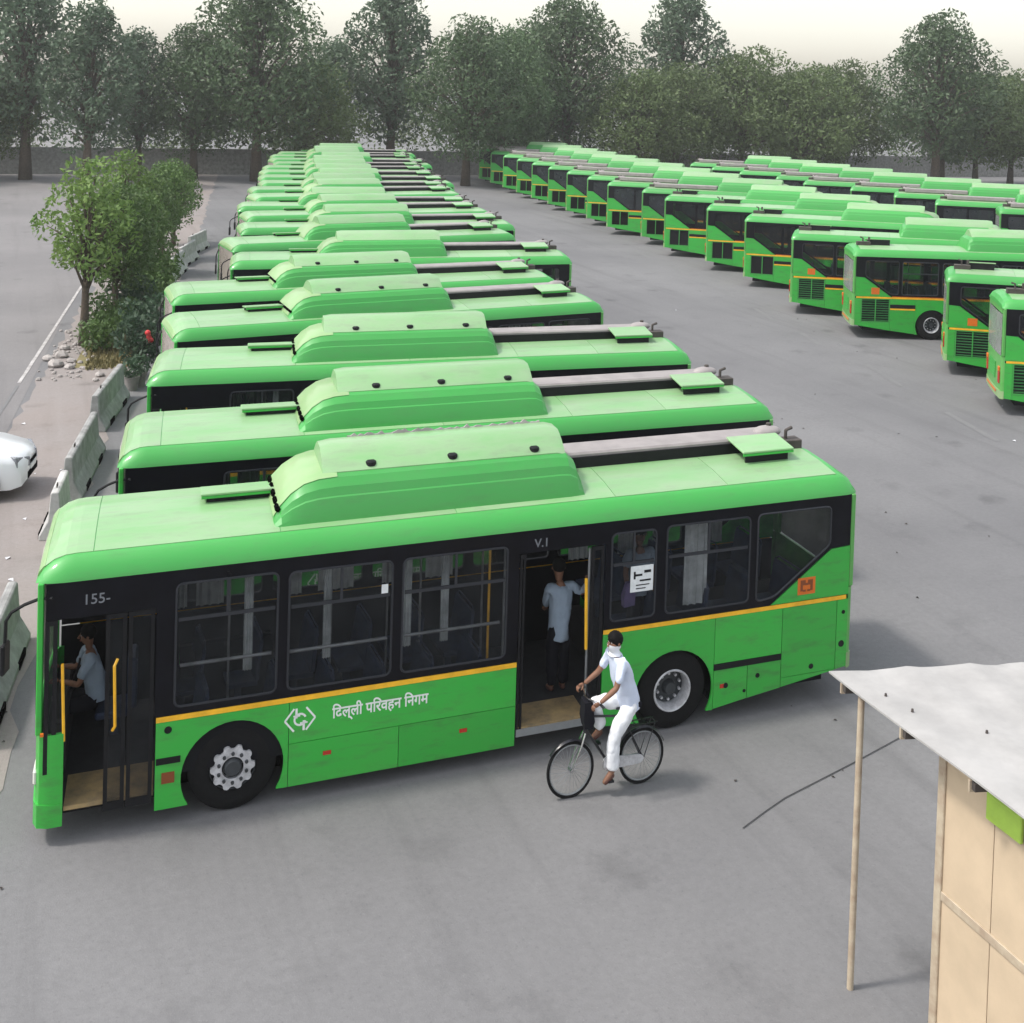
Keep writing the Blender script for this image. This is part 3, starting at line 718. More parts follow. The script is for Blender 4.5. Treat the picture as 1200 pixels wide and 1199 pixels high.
# roof duct behind the pod with bracket, hatches
b = B(); b.box(7.46, 11.35, 1.42, 1.98, 3.60, 3.83); DUCT = b.build('roof_duct', 'hvac', BUS, bevel=.03)
b = B(); b.box(7.47, 11.34, 1.395, 1.418, 3.58, 3.765); b.build('duct_side', 'black_matt', DUCT)
b = B(); b.box(11.2, 11.75, 1.36, 1.62, 3.58, 3.74); b.tube([(11.5, 1.5, 3.7), (11.5, 1.5, 3.88), (11.62, 1.5, 3.92)], .035, 6); b.tube([(11.3, 1.75, 3.8), (11.3, 1.75, 3.95)], .05, 8); b.build('duct_bracket', 'rust', BUS, bevel=.01)
b = B(); b.ball((11.25, 1.72, 3.82), .17, 12, 8, (1.6, 1, .55)); b.build('antenna_dome', 'hvac', BUS, smooth=True)
def hatch(x0, x1, y0, y1, tilt_near, tilt_far):
    z = 3.60
    b = B()
    b.loft([[(x0, y0, z + tilt_near), (x0, y1, z + tilt_far), (x0, y1, z + tilt_far + .035), (x0, y0, z + tilt_near + .035)],
            [(x1, y0, z + tilt_near), (x1, y1, z + tilt_far), (x1, y1, z + tilt_far + .035), (x1, y0, z + tilt_near + .035)]], close=True, caps=True)
    h = b.build('roof_hatch', 'green_top', BUS, bevel=.008)
    b = B(); b.box(x0 + .08, x1 - .08, y0 + .06, y0 + .1, z - .02, z + tilt_near); b.box(x0 + .05, x1 - .05, y1 - .06, y1 - .02, z - .02, z + tilt_far); b.build('hatch_rim', 'black_matt', h)
    b = B(); b.box(x0 + .01, x1 - .01, y0 - .004, y0 + .03, z + tilt_near - .035, z + tilt_near - .001); b.build('hatch_edge', 'green', h)
    return h
hatch(1.95, 3.02, 1.35, 1.85, .105, .05)
hatch(10.35, 11.3, .86, 1.5, .15, .22)

# --- wheels
def wheel(wx, left, front):
    f = 1 if left else -1
    yc = .05 if left else YW - .05
    c = (wx, yc, TR)
    zs = 1.02
    c = (wx, yc, TR * zs)
    b = B()
    pf = [(.30, .02), (.315, .0), (.42, -.012), (.50, .0), (TR - .01, .035), (TR, .07), (TR, .24), (TR - .02, .28), (.45, .29), (.3, .28)]
    b.lathe_y(c, [(r, y * f) for r, y in pf], 40, zs); ty = b.build('wheel', 'rubber', BUS, smooth=True, angle=35)
    b = B()
    if front:
        b.lathe_y(c, [(r, y * f) for r, y in [(.315, .015), (.29, .03), (.285, .09), (.24, .13), (.0, .13)]], 32, zs)
        b.build('wheel_rim', 'hubdark', ty, smooth=True, angle=30)
        b = B(); n = 100
        outer = [(c[0] + (.262 + .022 * math.copysign(min(1, abs(math.cos(10 * t)) * 1.8), math.cos(10 * t))) * math.cos(t), c[2] + (.262 + .022 * math.copysign(min(1, abs(math.cos(10 * t)) * 1.8), math.cos(10 * t))) * zs * math.sin(t)) for t in [2 * math.pi * k / n for k in range(n)]]
        inner = [(c[0] + .14 * math.cos(2 * math.pi * k / 30), c[2] + .14 * zs * math.sin(2 * math.pi * k / 30)) for k in range(30)]
        y0, y1 = sorted((c[1] - f * .035, c[1] + f * .03))
        b.plate(outer, [inner], y0, y1); hb = b.build('wheel_hub', 'steel', ty)
        b = B(); b.lathe_y(c, [(r, y * f) for r, y in [(.0, -.06), (.09, -.06), (.115, -.03), (.14, .06)]], 24, zs); b.build('hub_cap', 'hubdark', ty, smooth=True, lod=1)
        b = B()
        for k in range(10):
            t = 2 * math.pi * (k + .5) / 10
            b.lathe_y((c[0] + .185 * math.cos(t), c[1], c[2] + .185 * zs * math.sin(t)), [(0, -.06 * f), (.022, -.06 * f), (.026, .03 * f)], 8)
        b.build('wheel_bolts', 'hubdark', ty, lod=1)
    else:
        b.lathe_y(c, [(r, y * f) for r, y in [(.318, .01), (.30, -.015), (.285, -.01), (.268, .03), (.25, .2), (.0, .2)]], 36, zs)
        b.build('wheel_rim', 'steel', ty, smooth=True, angle=30)
        b = B(); b.lathe_y(c, [(r, y * f) for r, y in [(.0, .06), (.085, .06), (.10, .1), (.115, .15), (.25, .19), (.255, .199)]], 24, zs); b.build('wheel_hub', 'hubdark', ty, smooth=True, angle=30)
        b = B()
        for k in range(10):
            t = 2 * math.pi * (k + .5) / 10
            b.lathe_y((c[0] + .19 * math.cos(t), c[1], c[2] + .19 * zs * math.sin(t)), [(0, .13 * f), (.02, .13 * f), (.024, .19 * f)], 8)
        b.build('wheel_bolts', 'steel', ty, lod=1)
for wx, fr in ((WF, True), (WR, False)):
    for left in (True, False): wheel(wx, left, fr)

# --- front door: two folded leaves, yellow handles, dark jambs
def door_leaf(x0, x1, z0, z1, y0=.006, y1=.036, split=None, name='door_leaf'):
    holes = [[(x0 + .05, z0 + .10), (x1 - .05, z0 + .10), (x1 - .05, z1 - .06), (x0 + .05, z1 - .06)]]
    d = B().plate([(x0, z0), (x1, z0), (x1, z1), (x0, z1)], holes, y0, y1).build(name, 'black_matt', BUS, lod=1)
    B().box(x0 + .045, x1 - .045, (y0 + y1) / 2 - .004, (y0 + y1) / 2 + .004, z0 + .09, z1 - .05).build('door_glass', 'glass', d, lod=1)
    return d
door_leaf(.80, 1.05, .32, 2.79); door_leaf(1.07, 1.385, .32, 2.79); door_leaf(.095, .24, .9, 2.79)
B().tube([(.945, .0, 2.22), (.91, -.05, 2.16), (.93, -.05, 1.40), (.90, .0, 1.33)], .02, 6).build('grab_handle', 'yellow', BUS, smooth=True, lod=1)
B().tube([(.30, .02, 2.24), (.33, .02, 1.28)], .02, 6).build('grab_handle', 'yellow', BUS, smooth=True, lod=1)
B().box(.34, 1.40, .03, .75, .40, .452).build('door_step', 'step', BUS, lod=1)
B().box(.10, 1.40, .008, .05, 2.795, 2.86).build('door_header', 'black_matt', BUS, lod=1)
# mid door: leaf folded back at the rear jamb
door_leaf(7.42, 7.62, .34, 2.91); door_leaf(6.315, 6.40, .34, 2.91)
B().tube([(7.42, .1, 2.86), (7.42, .1, .5)], .022, 6).build('door_post', 'alu', BUS, smooth=True, lod=1)
B().tube([(7.35, .03, 2.45), (7.38, .03, 1.42)], .024, 6).build('grab_handle', 'yellow', BUS, smooth=True, lod=1)
B().box(6.32, 7.42, .012, .62, .40, .456).build('door_step', 'step', BUS, lod=1)
B().box(6.32, 7.42, -.01, .011, .33, .43).build('door_sill', 'alu', BUS, lod=1)
# interior: seats, poles, engine bulkhead, driver seat and dash
def seat_mesh():
    b = MB(); b.box(-.21, .21, -.42, .42, .40, .47)
    b.loft([[(.17, -.42, .47), (.23, -.42, .47), (.29, -.38, 1.02), (.24, -.38, 1.02)], [(.17, .42, .47), (.23, .42, .47), (.29, .38, 1.02), (.24, .38, 1.02)]], close=True, caps=True)
    b.box(-.05, .05, -.05, .05, 0, .40); b.tube([(.27, -.4, 1.0), (.28, -.3, 1.08), (.28, .3, 1.08), (.27, .4, 1.0)], .016, 5)
    return b.mesh('seat', 'seat', bevel=.015)
sm_ = seat_mesh()
for x in (1.75, 2.7, 3.4, 4.1, 4.8, 5.5):
    link_mesh('seat', sm_, BUS, (x + OFF[0], .58 + OFF[1], .45), 1)
for x in (1.75, 2.55, 3.35, 4.15, 4.95, 5.75):
    link_mesh('seat', sm_, BUS, (x + OFF[0], 1.98 + OFF[1], .45), 1)
for x in (8.3, 9.15, 10.0, 10.85):
    for y in (.58, 1.98): link_mesh('seat', sm_, BUS, (x + OFF[0], y + OFF[1], .95), 1)
for x, y in ((1.55, .85), (2.35, .9), (3.75, .9), (5.05, .9), (6.3, .75), (3.2, 1.65), (4.7, 1.65), (6.2, 1.65), (8.1, .95), (9.5, .95)):
    B().tube([(x, y, .45), (x, y, 3.2)], .018, 6).build('grab_pole', 'alu', BUS, smooth=True, lod=1)
B().tube([(5.95, .35, 1.0), (5.95, .35, 3.1)], .018, 6).build('grab_pole', 'yellow', BUS, smooth=True, lod=1)
for y in (.9, 1.65): B().tube([(1.5, y, 2.95), (11.0, y, 2.95)], .016, 5).build('ceiling_rail', 'alu', BUS, smooth=True, lod=1)
b = B(); b.box(.08, .30, .75, 2.4, .45, 1.18); b.build('dashboard', 'dash', BUS, bevel=.04, lod=1)
ds = B(); ds.box(.62, 1.06, 1.4, 1.9, .76, .86); ds.box(1.03, 1.16, 1.4, 1.9, .86, 1.55); ds.box(.8, .95, 1.55, 1.75, .45, .76); ds.build('driver_seat', 'seat', BUS, bevel=.03, lod=1)
B().tube([(.34 + .06 * math.sin(t), 1.7 + .22 * math.cos(t), 1.32 + .18 * math.sin(t)) for t in [2 * math.pi * k / 20 for k in range(20)]], .015, 5, closed=True).build('steering_wheel', 'black_matt', BUS, smooth=True, lod=1)
B().box(1.62, 1.66, 1.2, 2.45, .45, 2.6).build('driver_partition', 'dash', BUS, lod=1)
for x0, x1, y in ((1.6, 1.82, 2.40), (1.95, 2.35, 2.40), (3.15, 3.5, 2.40), (3.75, 4.3, 2.40), (4.75, 5.2, 2.40), (5.45, 5.9, 2.40), (3.55, 3.66, .22), (4.62, 4.78, .22), (5.2, 5.32, .22), (7.9, 8.25, 2.40), (8.8, 9.2, 2.40), (9.45, 9.7, 2.40), (10.4, 10.8, 2.40), (2.5, 2.62, .2), (9.05, 9.45, .25)):
    b = B(); n = 10
    b.loft([[(x0 + (x1 - x0) * k / n, y + .025 * math.sin(k * 2.2), z) for k in range(n + 1)] for z in (1.75, 3.02)])
    b.build('curtain', 'curtain', BUS, smooth=True, lod=1)  # pale sheets stand in for daylight through the opposite windows
# wing mirrors
for f, g in ((lambda y: y, 1.0), (lambda y: YW - y, .3)):
    b = B(); b.tube([(.18 * g, f(-.004), 3.08), (.02 * g, f(.10), 3.05), (-.16 * g, f(.17), 2.97), (-.31 * g, f(.2), 2.88), (-.37 * g, f(.2), 2.78), (-.375 * g, f(.2), 2.5)], .022, 6)
    mr_ = b.build('mirror_arm', 'black_matt', BUS, smooth=True)
    b = B(); b.obox((-.375 * g, f(.2), 2.33), (.25, .97, 0), (-.97, .25, 0), (0, 0, 1), .1, .03, .19); b.build('mirror', 'black_matt', mr_, bevel=.02)
B().tube([(-.02, .45, 2.5), (-.035, .5, 1.9), (-.04, .6, 1.38)], .012, 5).build('wiper', 'black_matt', BUS, smooth=True, lod=1)

# --- small things on the left side
for x, z in ((3.62, .58), (5.53, .56)):
    strip_(x - .055, x + .055, z - .025, z + .025, 'red', 'reflector', -.012, 0.0, 1)
strip_(1.50, 1.66, .54, .68, 'chip', 'reflector', -.008, 0.0, 1)
for x, z, r in ((1.57, 1.22, .045), (9.72, .55, .04), (10.28, .62, .035), (11.25, .62, .04), (11.8, .9, .05), (11.82, 1.4, .03), (10.05, .42, .025)):
    b = B(); b.lathe_y((x, 0, z), [(0, -.008), (r, -.008), (r * 1.1, .002)], 12); b.build('filler_cap', 'black_matt', BUS, lod=1)
strip_(9.62, 9.70, .52, .58, 'red', 'reflector', -.006, 0.0, 1)
# orange emblem plate near the tail
em = strip_(10.95, 11.27, 1.77, 2.03, 'orange', 'emblem_plate', -.005, 0.0, 1)
b = B(); 
for (x, z, w, h) in ((11.02, 1.91, .022, .17), (11.20, 1.91, .022, .17), (11.065, 1.955, .024, .08), (11.155, 1.955, .024, .08), (11.11, 1.93, .022, .035), (11.07, 1.83, .026, .03), (11.15, 1.83, .026, .03)):
    b.box(x - w, x + w, -.008, -.0052, z - h / 2, z + h / 2)
b.build('emblem', 'chip', em, lod=1)
em2 = strip_(10.95, 11.27, 1.77, 2.03, 'orange', 'emblem_plate', YW, YW + .005, 1)
# fleet name in Devanagari and other lettering
def text(name, body, x, z, size, m, parent, y=-.003, sx=1.0, bold=0.0, flip=False, lod=1):
    c = bpy.data.curves.new(name, 'FONT'); c.body = body; c.size = size; c.offset = bold; c.extrude = .0012; c.resolution_u = 3
    o = bpy.data.objects.new(name, c); COL.objects.link(o)
    me = bpy.data.meshes.new_from_object(o.evaluated_get(bpy.context.evaluated_depsgraph_get()))
    bpy.data.objects.remove(o)
    me.transform(Matrix.Translation((x + OFF[0], y + OFF[1], z + OFF[2])) @ Matrix.Rotation(R(90), 4, 'X') @ Matrix.Diagonal((sx, 1, 1, 1)))
    me.materials.clear(); me.materials.append(MT[m]); me.name = name
    return link_mesh(name, me, parent, lod=lod)
text('fleet_lettering', '\u093f\u0926\u0932\u094d\u0932\u0940 \u092a\u093f\u0930\u0935\u0939\u0928 \u093f\u0928\u0917\u092e', 3.68, 1.03, .205, 'white', BUS, sx=.83, bold=.004)
text('fleet_number', '155-', .52, 2.95, .18, 'grey_print', BUS, y=.001, bold=.001, lod=2)
text('door_number', 'V.1', 6.52, 3.0, .17, 'grey_print', BUS, y=.001, bold=.002, lod=2)
# the operator's hexagon mark: two chevrons with arrows between
b = B()
def bar(p, q, w):
    p, q = Vector(p), Vector(q); d = (q - p).normalized(); n_ = Vector((-d.y, d.x)) * w / 2
    b.plate([tuple(p - n_), tuple(q - n_), tuple(q + n_), tuple(p + n_)], [], -.004, -.001)
cx, cz = 3.25, 1.085
for s in (-1, 1):
    bar((cx + s * .20, cz), (cx + s * .08, cz + .15), .024); bar((cx + s * .20, cz), (cx + s * .08, cz - .15), .024)
ar = arc(cx, cz, .075, 20, 340, 16)
for p, q in zip(ar, ar[1:]): bar(p, q, .026)
bar((cx - .05, cz + .15), (cx - .05, cz + .02), .03); bar((cx - .09, cz + .05), (cx, cz + .05), .02)
bar((cx + .05, cz - .15), (cx + .05, cz - .02), .03); bar((cx, cz - .05), (cx + .10, cz - .05), .02)
b.build('operator_mark', 'white', BUS, lod=1)
# paper stuck on the third rear window and a white tag in the second
nt_ = strip_(8.05, 8.42, 2.17, 2.55, 'paper', 'paper_notice', -.004, .003, 2)
b = B()
for (x0, x1, z0, z1) in ((8.10, 8.24, 2.40, 2.43), (8.10, 8.13, 2.36, 2.47), (8.27, 8.38, 2.44, 2.48), (8.20, 8.38, 2.32, 2.345), (8.14, 8.36, 2.26, 2.275), (8.14, 8.30, 2.21, 2.225)):
    b.box(x0, x1, -.007, -.0043, z0, z1)
b.build('notice_print', 'black_matt', nt_, lod=2)
strip_(4.31, 4.40, 2.62, 2.74, 'paper', 'paper_tag', .002, .008, 2)

# ------------------------------------------------------------------ rows of buses
def corner_place(x0, y0, yaw, lx=0.0, ly=0.0):
    """centre of a bus whose local point (lx, ly), measured from its front left corner, stands at x0, y0"""
    c, s = math.cos(yaw), math.sin(yaw)
    dx, dy = 6.0 - lx - .11 * ly, 1.275 - ly
    return (x0 + dx * c - dy * s, y0 + dx * s + dy * c, 0.0), yaw
bpy.context.view_layer.update()
ROWG = 'green buses parked side by side in the long row'
OPPG = 'green buses parked on the far side of the lane'
# the bodywork's ends are raked a little: the far side of each bus stands some way behind the near side
RAKE = 0.11
_done = set()
def rake(o):
    for c in o.children:
        if c.type == 'MESH':
            if c.location.y != 0 or c.location.x != 0:
                c.location.x += RAKE * (c.location.y + 1.275)
            elif c.data.name not in _done:
                _done.add(c.data.name)
                for v in c.data.vertices: v.co.x += RAKE * (v.co.y + 1.275)
                c.data.update()
        rake(c)
rake(BUS)
# one joined mesh of a bus for those too small to show their parts
def joined_bus():
    me = bpy.data.meshes.new('bus'); bm = bmesh.new(); mats = []
    skip = ('window_frame', 'sash', 'seat', 'grab_pole', 'wheel_bolts', 'floor', 'slat', 'guard_rail', 'inner_wall', 'wheel_housing', 'ceiling', 'chassis')
    def walk(o):
        if o.type == 'MESH' and LOD.get(o.name, 0) == 0 and not o.name.startswith(skip):
            m = o.data.materials[0]
            if m.name == MT['glass'].name: m = MT['glass_far']
            if m not in mats: mats.append(m)
            t = o.data.copy(); t.transform(o.matrix_world)
            n0 = len(bm.faces); bm.from_mesh(t); bpy.data.meshes.remove(t)
            bm.faces.ensure_lookup_table()
            for f in bm.faces[n0:]: f.material_index = mats.index(m)
        for c in o.children: walk(c)
    walk(BUS)
    q = MB(OFF).box(.3, 11.7, .3, 2.25, .3, 3.0)
    n0 = len(bm.faces); t = q.mesh('core', 'lining'); bm.from_mesh(t); bm.faces.ensure_lookup_table(); mats.append(MT['lining'])
    for f in bm.faces[n0:]: f.material_index = len(mats) - 1
    bm.to_mesh(me); bm.free()
    for m in mats: me.materials.append(m)
    return me
FAR = joined_bus()
loc1, _ = corner_place(0, 0, 0)
BUS.location = loc1
BUS['group'] = ROWG
rowA = [(1.25, 4.39, -.018, 'second green bus of the row, its pod just behind the open doored one'),
        (2.17, 9.70, -.071, 'third green bus of the row, level with the free end of the concrete barriers'),
        (3.18, 13.90, .123, 'fourth green bus of the row, dark side windows showing at its tail'),
        (3.68, 18.76, .09, 'fifth green bus of the row, its tail hidden behind the fourth one'),
        (6.22, 25.06, -.058, 'sixth green bus of the row, set back from the leafy trees'),
        (6.96, 29.16, .171, 'seventh green bus of the row, turned askew behind the set-back one')]
for x, y, a, lab in rowA:
    l, a = corner_place(x, y, a)
    copy_tree(BUS, None, 1 if y < 20 else 0, l, a, lab, ROWG)
x, y = 7.9, 34.2
for k in range(13):
    l, a = corner_place(x + random.uniform(-.5, .5), y, random.uniform(-.05, .16))
    o = link_mesh('bus', FAR, None, l); o.rotation_euler = (0, 0, a)
    tag(o, 'distant green bus far back in the long row, mostly hidden by the pods in front', 'bus', ROWG)
    x += 1.0; y += 4.5
rowR = [(27.46, 13.23, 2.66, 12, 2.55, 'green bus at the right edge across the lane, dusty rear window towards us', 1),
        (29.61, 18.16, 2.56, 12, 2.55, 'green bus across the lane, second from the right edge, wheel hidden by the nearest one', 1),
        (30.51, 24.46, 2.76, 12, 2.55, 'green bus across the lane whose rear wheel stands in clear view', 1),
        (31.18, 29.71, 2.60, 12, 2.55, 'green bus across the lane just left of the one with the clear wheel', 1),
        (33.28, 36.79, 2.52, 12, 2.55, 'green bus across the lane, fifth from the right edge', 0),
        (34.27, 42.13, 2.56, 12, 2.55, 'green bus across the lane, sixth from the right edge', 0),
        (34.81, 47.80, 2.52, 12, 2.55, 'green bus across the lane, seventh from the right edge', 0),
        (36.0, 52.9, 2.54, 12, 2.55, 'green bus across the lane, eighth from the right edge', -1),
        (36.2, 58.2, 2.53, 12, 2.55, 'green bus across the lane, ninth from the right edge, farthest we see clearly', -1)]
for x, y, a, lx, ly, lab, lod in rowR:
    l, a = corner_place(x, y, a, lx, ly)
    if lod >= 0: copy_tree(BUS, None, lod, l, a, lab, OPPG, skip=('roof_duct', 'antenna_dome', 'curtain'))  # last skip entry: sheets standing in for daylight
    else:
        o = link_mesh('bus', FAR, None, l); o.rotation_euler = (0, 0, a); tag(o, lab, 'bus', OPPG)
x, y = 37.2, 63.5
for k in range(8):
    l, a = corner_place(x, y, 2.53 + random.uniform(-.05, .05), 12, 2.55)
    o = link_mesh('bus', FAR, None, l); o.rotation_euler = (0, 0, a)
    tag(o, 'distant green bus far along the other side of the lane', 'bus', OPPG); x += .75; y += 5.2
x, y = 49.5, 14.0
for k in range(14):
    l, a = corner_place(x + random.uniform(-.5, .5), y, 2.55 + random.uniform(-.05, .05), 12, 2.55)
    o = link_mesh('bus', FAR, None, l); o.rotation_euler = (0, 0, a)
    tag(o, 'green bus in the second row behind the buses across the lane, only its roof showing', 'bus', 'second row of buses at the right'); x += .35; y += 5.0

# ------------------------------------------------------------------ people
from mathutils import noise as MN
def folds(me, amp):
    off = Vector((random.uniform(0, 50), 0, 0)); vs = [v.co.copy() for v in me.vertices]; ns = [v.normal.copy() for v in me.vertices]
    for v, p, n in zip(me.vertices, vs, ns):
        q = Vector((p.x * 9, p.y * 9, p.z * 4)) + off
        v.co = p + n * amp * (MN.noise(q) + .6 * abs(MN.noise(q * 2.1 + Vector((7, 3, 1)))) - .25)
def skin(name, V, edges, root, m, parent, sub=2):
    names = list(V); ix = {n: i for i, n in enumerate(names)}
    me = bpy.data.meshes.new(name)
    me.from_pydata([V[n][0] for n in names], [(ix[a], ix[b]) for a, b in edges], [])
    o = bpy.data.objects.new(name, me); COL.objects.link(o)
    md = o.modifiers.new('skin', 'SKIN'); md.use_smooth_shade = True
    if not me.skin_vertices: 
        bpy.context.view_layer.objects.active = o; bpy.ops.mesh.customdata_skin_add()
    for n in names:
        r = V[n][1]; me.skin_vertices[0].data[ix[n]].radius = r if isinstance(r, tuple) else (r, r)
        me.skin_vertices[0].data[ix[n]].use_root = (n == root)
    sb = o.modifiers.new('sub', 'SUBSURF'); sb.levels = sub; sb.render_levels = sub
    e = o.evaluated_get(bpy.context.evaluated_depsgraph_get())
    m2 = bpy.data.meshes.new_from_object(e); m2.name = name
    bpy.data.objects.remove(o); bpy.data.meshes.remove(me)
    if m.startswith('cloth'): folds(m2, .024)
    m2.materials.clear(); m2.materials.append(MT[m])
    m2.polygons.foreach_set('use_smooth', [True] * len(m2.polygons))
    return link_mesh(name, m2, parent)
def lerp(a, b, t): return tuple(Vector(a).lerp(Vector(b), t))
def hand(wrist, d, palm, side, parent, curl=1.0):
    """palm and five bent fingers; d points along the hand, palm is the palm's facing, side = +1 puts the thumb along d x palm"""
    d = Vector(d).normalized(); pn = Vector(palm); pn = (pn - d * pn.dot(d)).normalized(); w = d.cross(pn).normalized() * side
    W0 = Vector(wrist); V = {}; E = []
    V['w'] = (tuple(W0), (.022, .028)); V['p1'] = (tuple(W0 + d * .05), (.018, .036)); V['p2'] = (tuple(W0 + d * .088), (.016, .038)); E += [('w', 'p1'), ('p1', 'p2')]
    o = skin('hand', V, E, 'w', 'skin', parent, 2)
    for k, (off, ln) in enumerate(((.031, .070), (.011, .080), (-.011, .075), (-.031, .058))):
        b0 = W0 + d * .080 + w * off
        a = b0 + d * ln * .42 + pn * ln * .10 * curl
        e = a + d * ln * .16 + pn * ln * .42 * curl
        f = e - d * ln * .16 + pn * ln * .26 * curl
        q = {'a': (tuple(b0), .0095), 'b': (tuple(a), .009), 'c': (tuple(e), .0085), 'd': (tuple(f), .007)}
        skin('finger', q, [('a', 'b'), ('b', 'c'), ('c', 'd')], 'a', 'skin', o, 1)
    b0 = W0 + d * .03 + w * .028
    q = {'a': (tuple(b0), .012), 'b': (tuple(b0 + w * .028 + d * .028 + pn * .012), .0105), 'c': (tuple(b0 + w * .026 + d * .055 + pn * .032), .0085)}
    skin('thumb', q, [('a', 'b'), ('b', 'c')], 'a', 'skin', o, 1)
    return o
def head(c, face, r, parent, hairm='hair', mask=None, zs=1.0):
    """skull with jaw, nose, ears, eyes; face is the horizontal direction looked at"""
    c = Vector(c); f = Vector(face).normalized(); s_ = Vector((-f.y, f.x, 0)).normalized(); u = s_.cross(f) if s_.cross(f).z > 0 else f.cross(s_)
    def P(a, b_, z): return tuple(c + f * a * r + s_ * b_ * r + u * z * r * zs)
    V = {'skull': (P(-.10, 0, .20), (.97 * r, .97 * r)), 'mid': (P(.05, 0, -.25), (.74 * r, .74 * r)), 'jaw': (P(.28, 0, -.78), (.46 * r, .46 * r)), 'neck': (P(-.22, 0, -1.15), (.46 * r, .46 * r)), 'neck2': (P(-.3, 0, -1.75), (.52 * r, .52 * r))}
    h = skin('head', V, [('skull', 'mid'), ('mid', 'jaw'), ('mid', 'neck'), ('neck', 'neck2')], 'mid', 'skin', parent, 2)
    q = MB(); q.tube([P(.74, 0, .08), P(.86, 0, -.1), P(1.0, 0, -.32), P(.82, 0, -.40)], [.05 * r, .09 * r, .14 * r, .08 * r], 8)
    q.build('nose', 'skin', h, smooth=True)
    for k in (-1, 1):
        q = MB(); q.ball(P(-.05, .82 * k, -.1), .2 * r, 8, 6, (.8, .5, 1.3)); q.build('ear', 'skin', h, smooth=True)
        q = MB(); q.ball(P(.70, .30 * k, .02), .085 * r, 8, 6); q.build('eye', 'eye_white', h, smooth=True)
        q = MB(); q.ball(P(.785, .30 * k, .02), .05 * r, 6, 5); q.build('pupil', 'hair', h, smooth=True)
        q = MB(); q.tube([P(.74, .14 * k, .20), P(.76, .3 * k, .25), P(.66, .45 * k, .2)], .04 * r, 5); q.build('eyebrow', 'hair', h, smooth=True)
    if mask is None:
        q = MB(); q.tube([P(.70, -.2, -.62), P(.78, 0, -.62), P(.70, .2, -.62)], .06 * r, 6); q.build('mouth', 'chip', h, smooth=True)
    # hair: a cap of the upper and rear skull
    q = MB(); idx = []
    for i in range(9):
        ph = math.pi * .56 * i / 8
        row = []
        for k in range(20):
            t = 2 * math.pi * k / 20
            lim = 1.0 if math.cos(t) < .3 else .72
            pp = ph * lim + (.20 if math.cos(t) < -.2 else 0) * i / 8
            rr = .98 + .03 * math.sin(7 * t + 3 * i)
            row.append(q.p(*P(-.12 + rr * math.sin(pp) * math.cos(t), rr * .93 * math.sin(pp) * math.sin(t), .18 + rr * math.cos(pp))))
        idx.append(row)
    for A, Bq in zip(idx, idx[1:]):
        for k in range(20): q.face(A[k], Bq[k], Bq[(k + 1) % 20], A[(k + 1) % 20])
    q.ball(P(-.20, 0, .24), .93 * r, 14, 9)
    q.build('hair', hairm, h, smooth=True)
    if mask:
        q = MB(); idx = []
        for z, g in ((-.30, 1.0), (-.55, .98), (-.85, .80), (-1.15, .72), (-1.5, .95)):
            row = []
            for k in range(20):
                t = 2 * math.pi * k / 20
                wob = 1 + .04 * math.sin(5 * t + z * 9)
                row.append(q.p(*P((.06 if z > -.9 else -.1) + .86 * g * wob * math.cos(t), .82 * g * wob * math.sin(t), z + .12 * math.cos(t) * (1 if z > -.6 else 0))))
            idx.append(row)
        for A, Bq in zip(idx, idx[1:]):
            for k in range(20): q.face(A[k], Bq[k], Bq[(k + 1) % 20], A[(k + 1) % 20])
        q.build('face_cloth', mask, h, smooth=True)
    return h
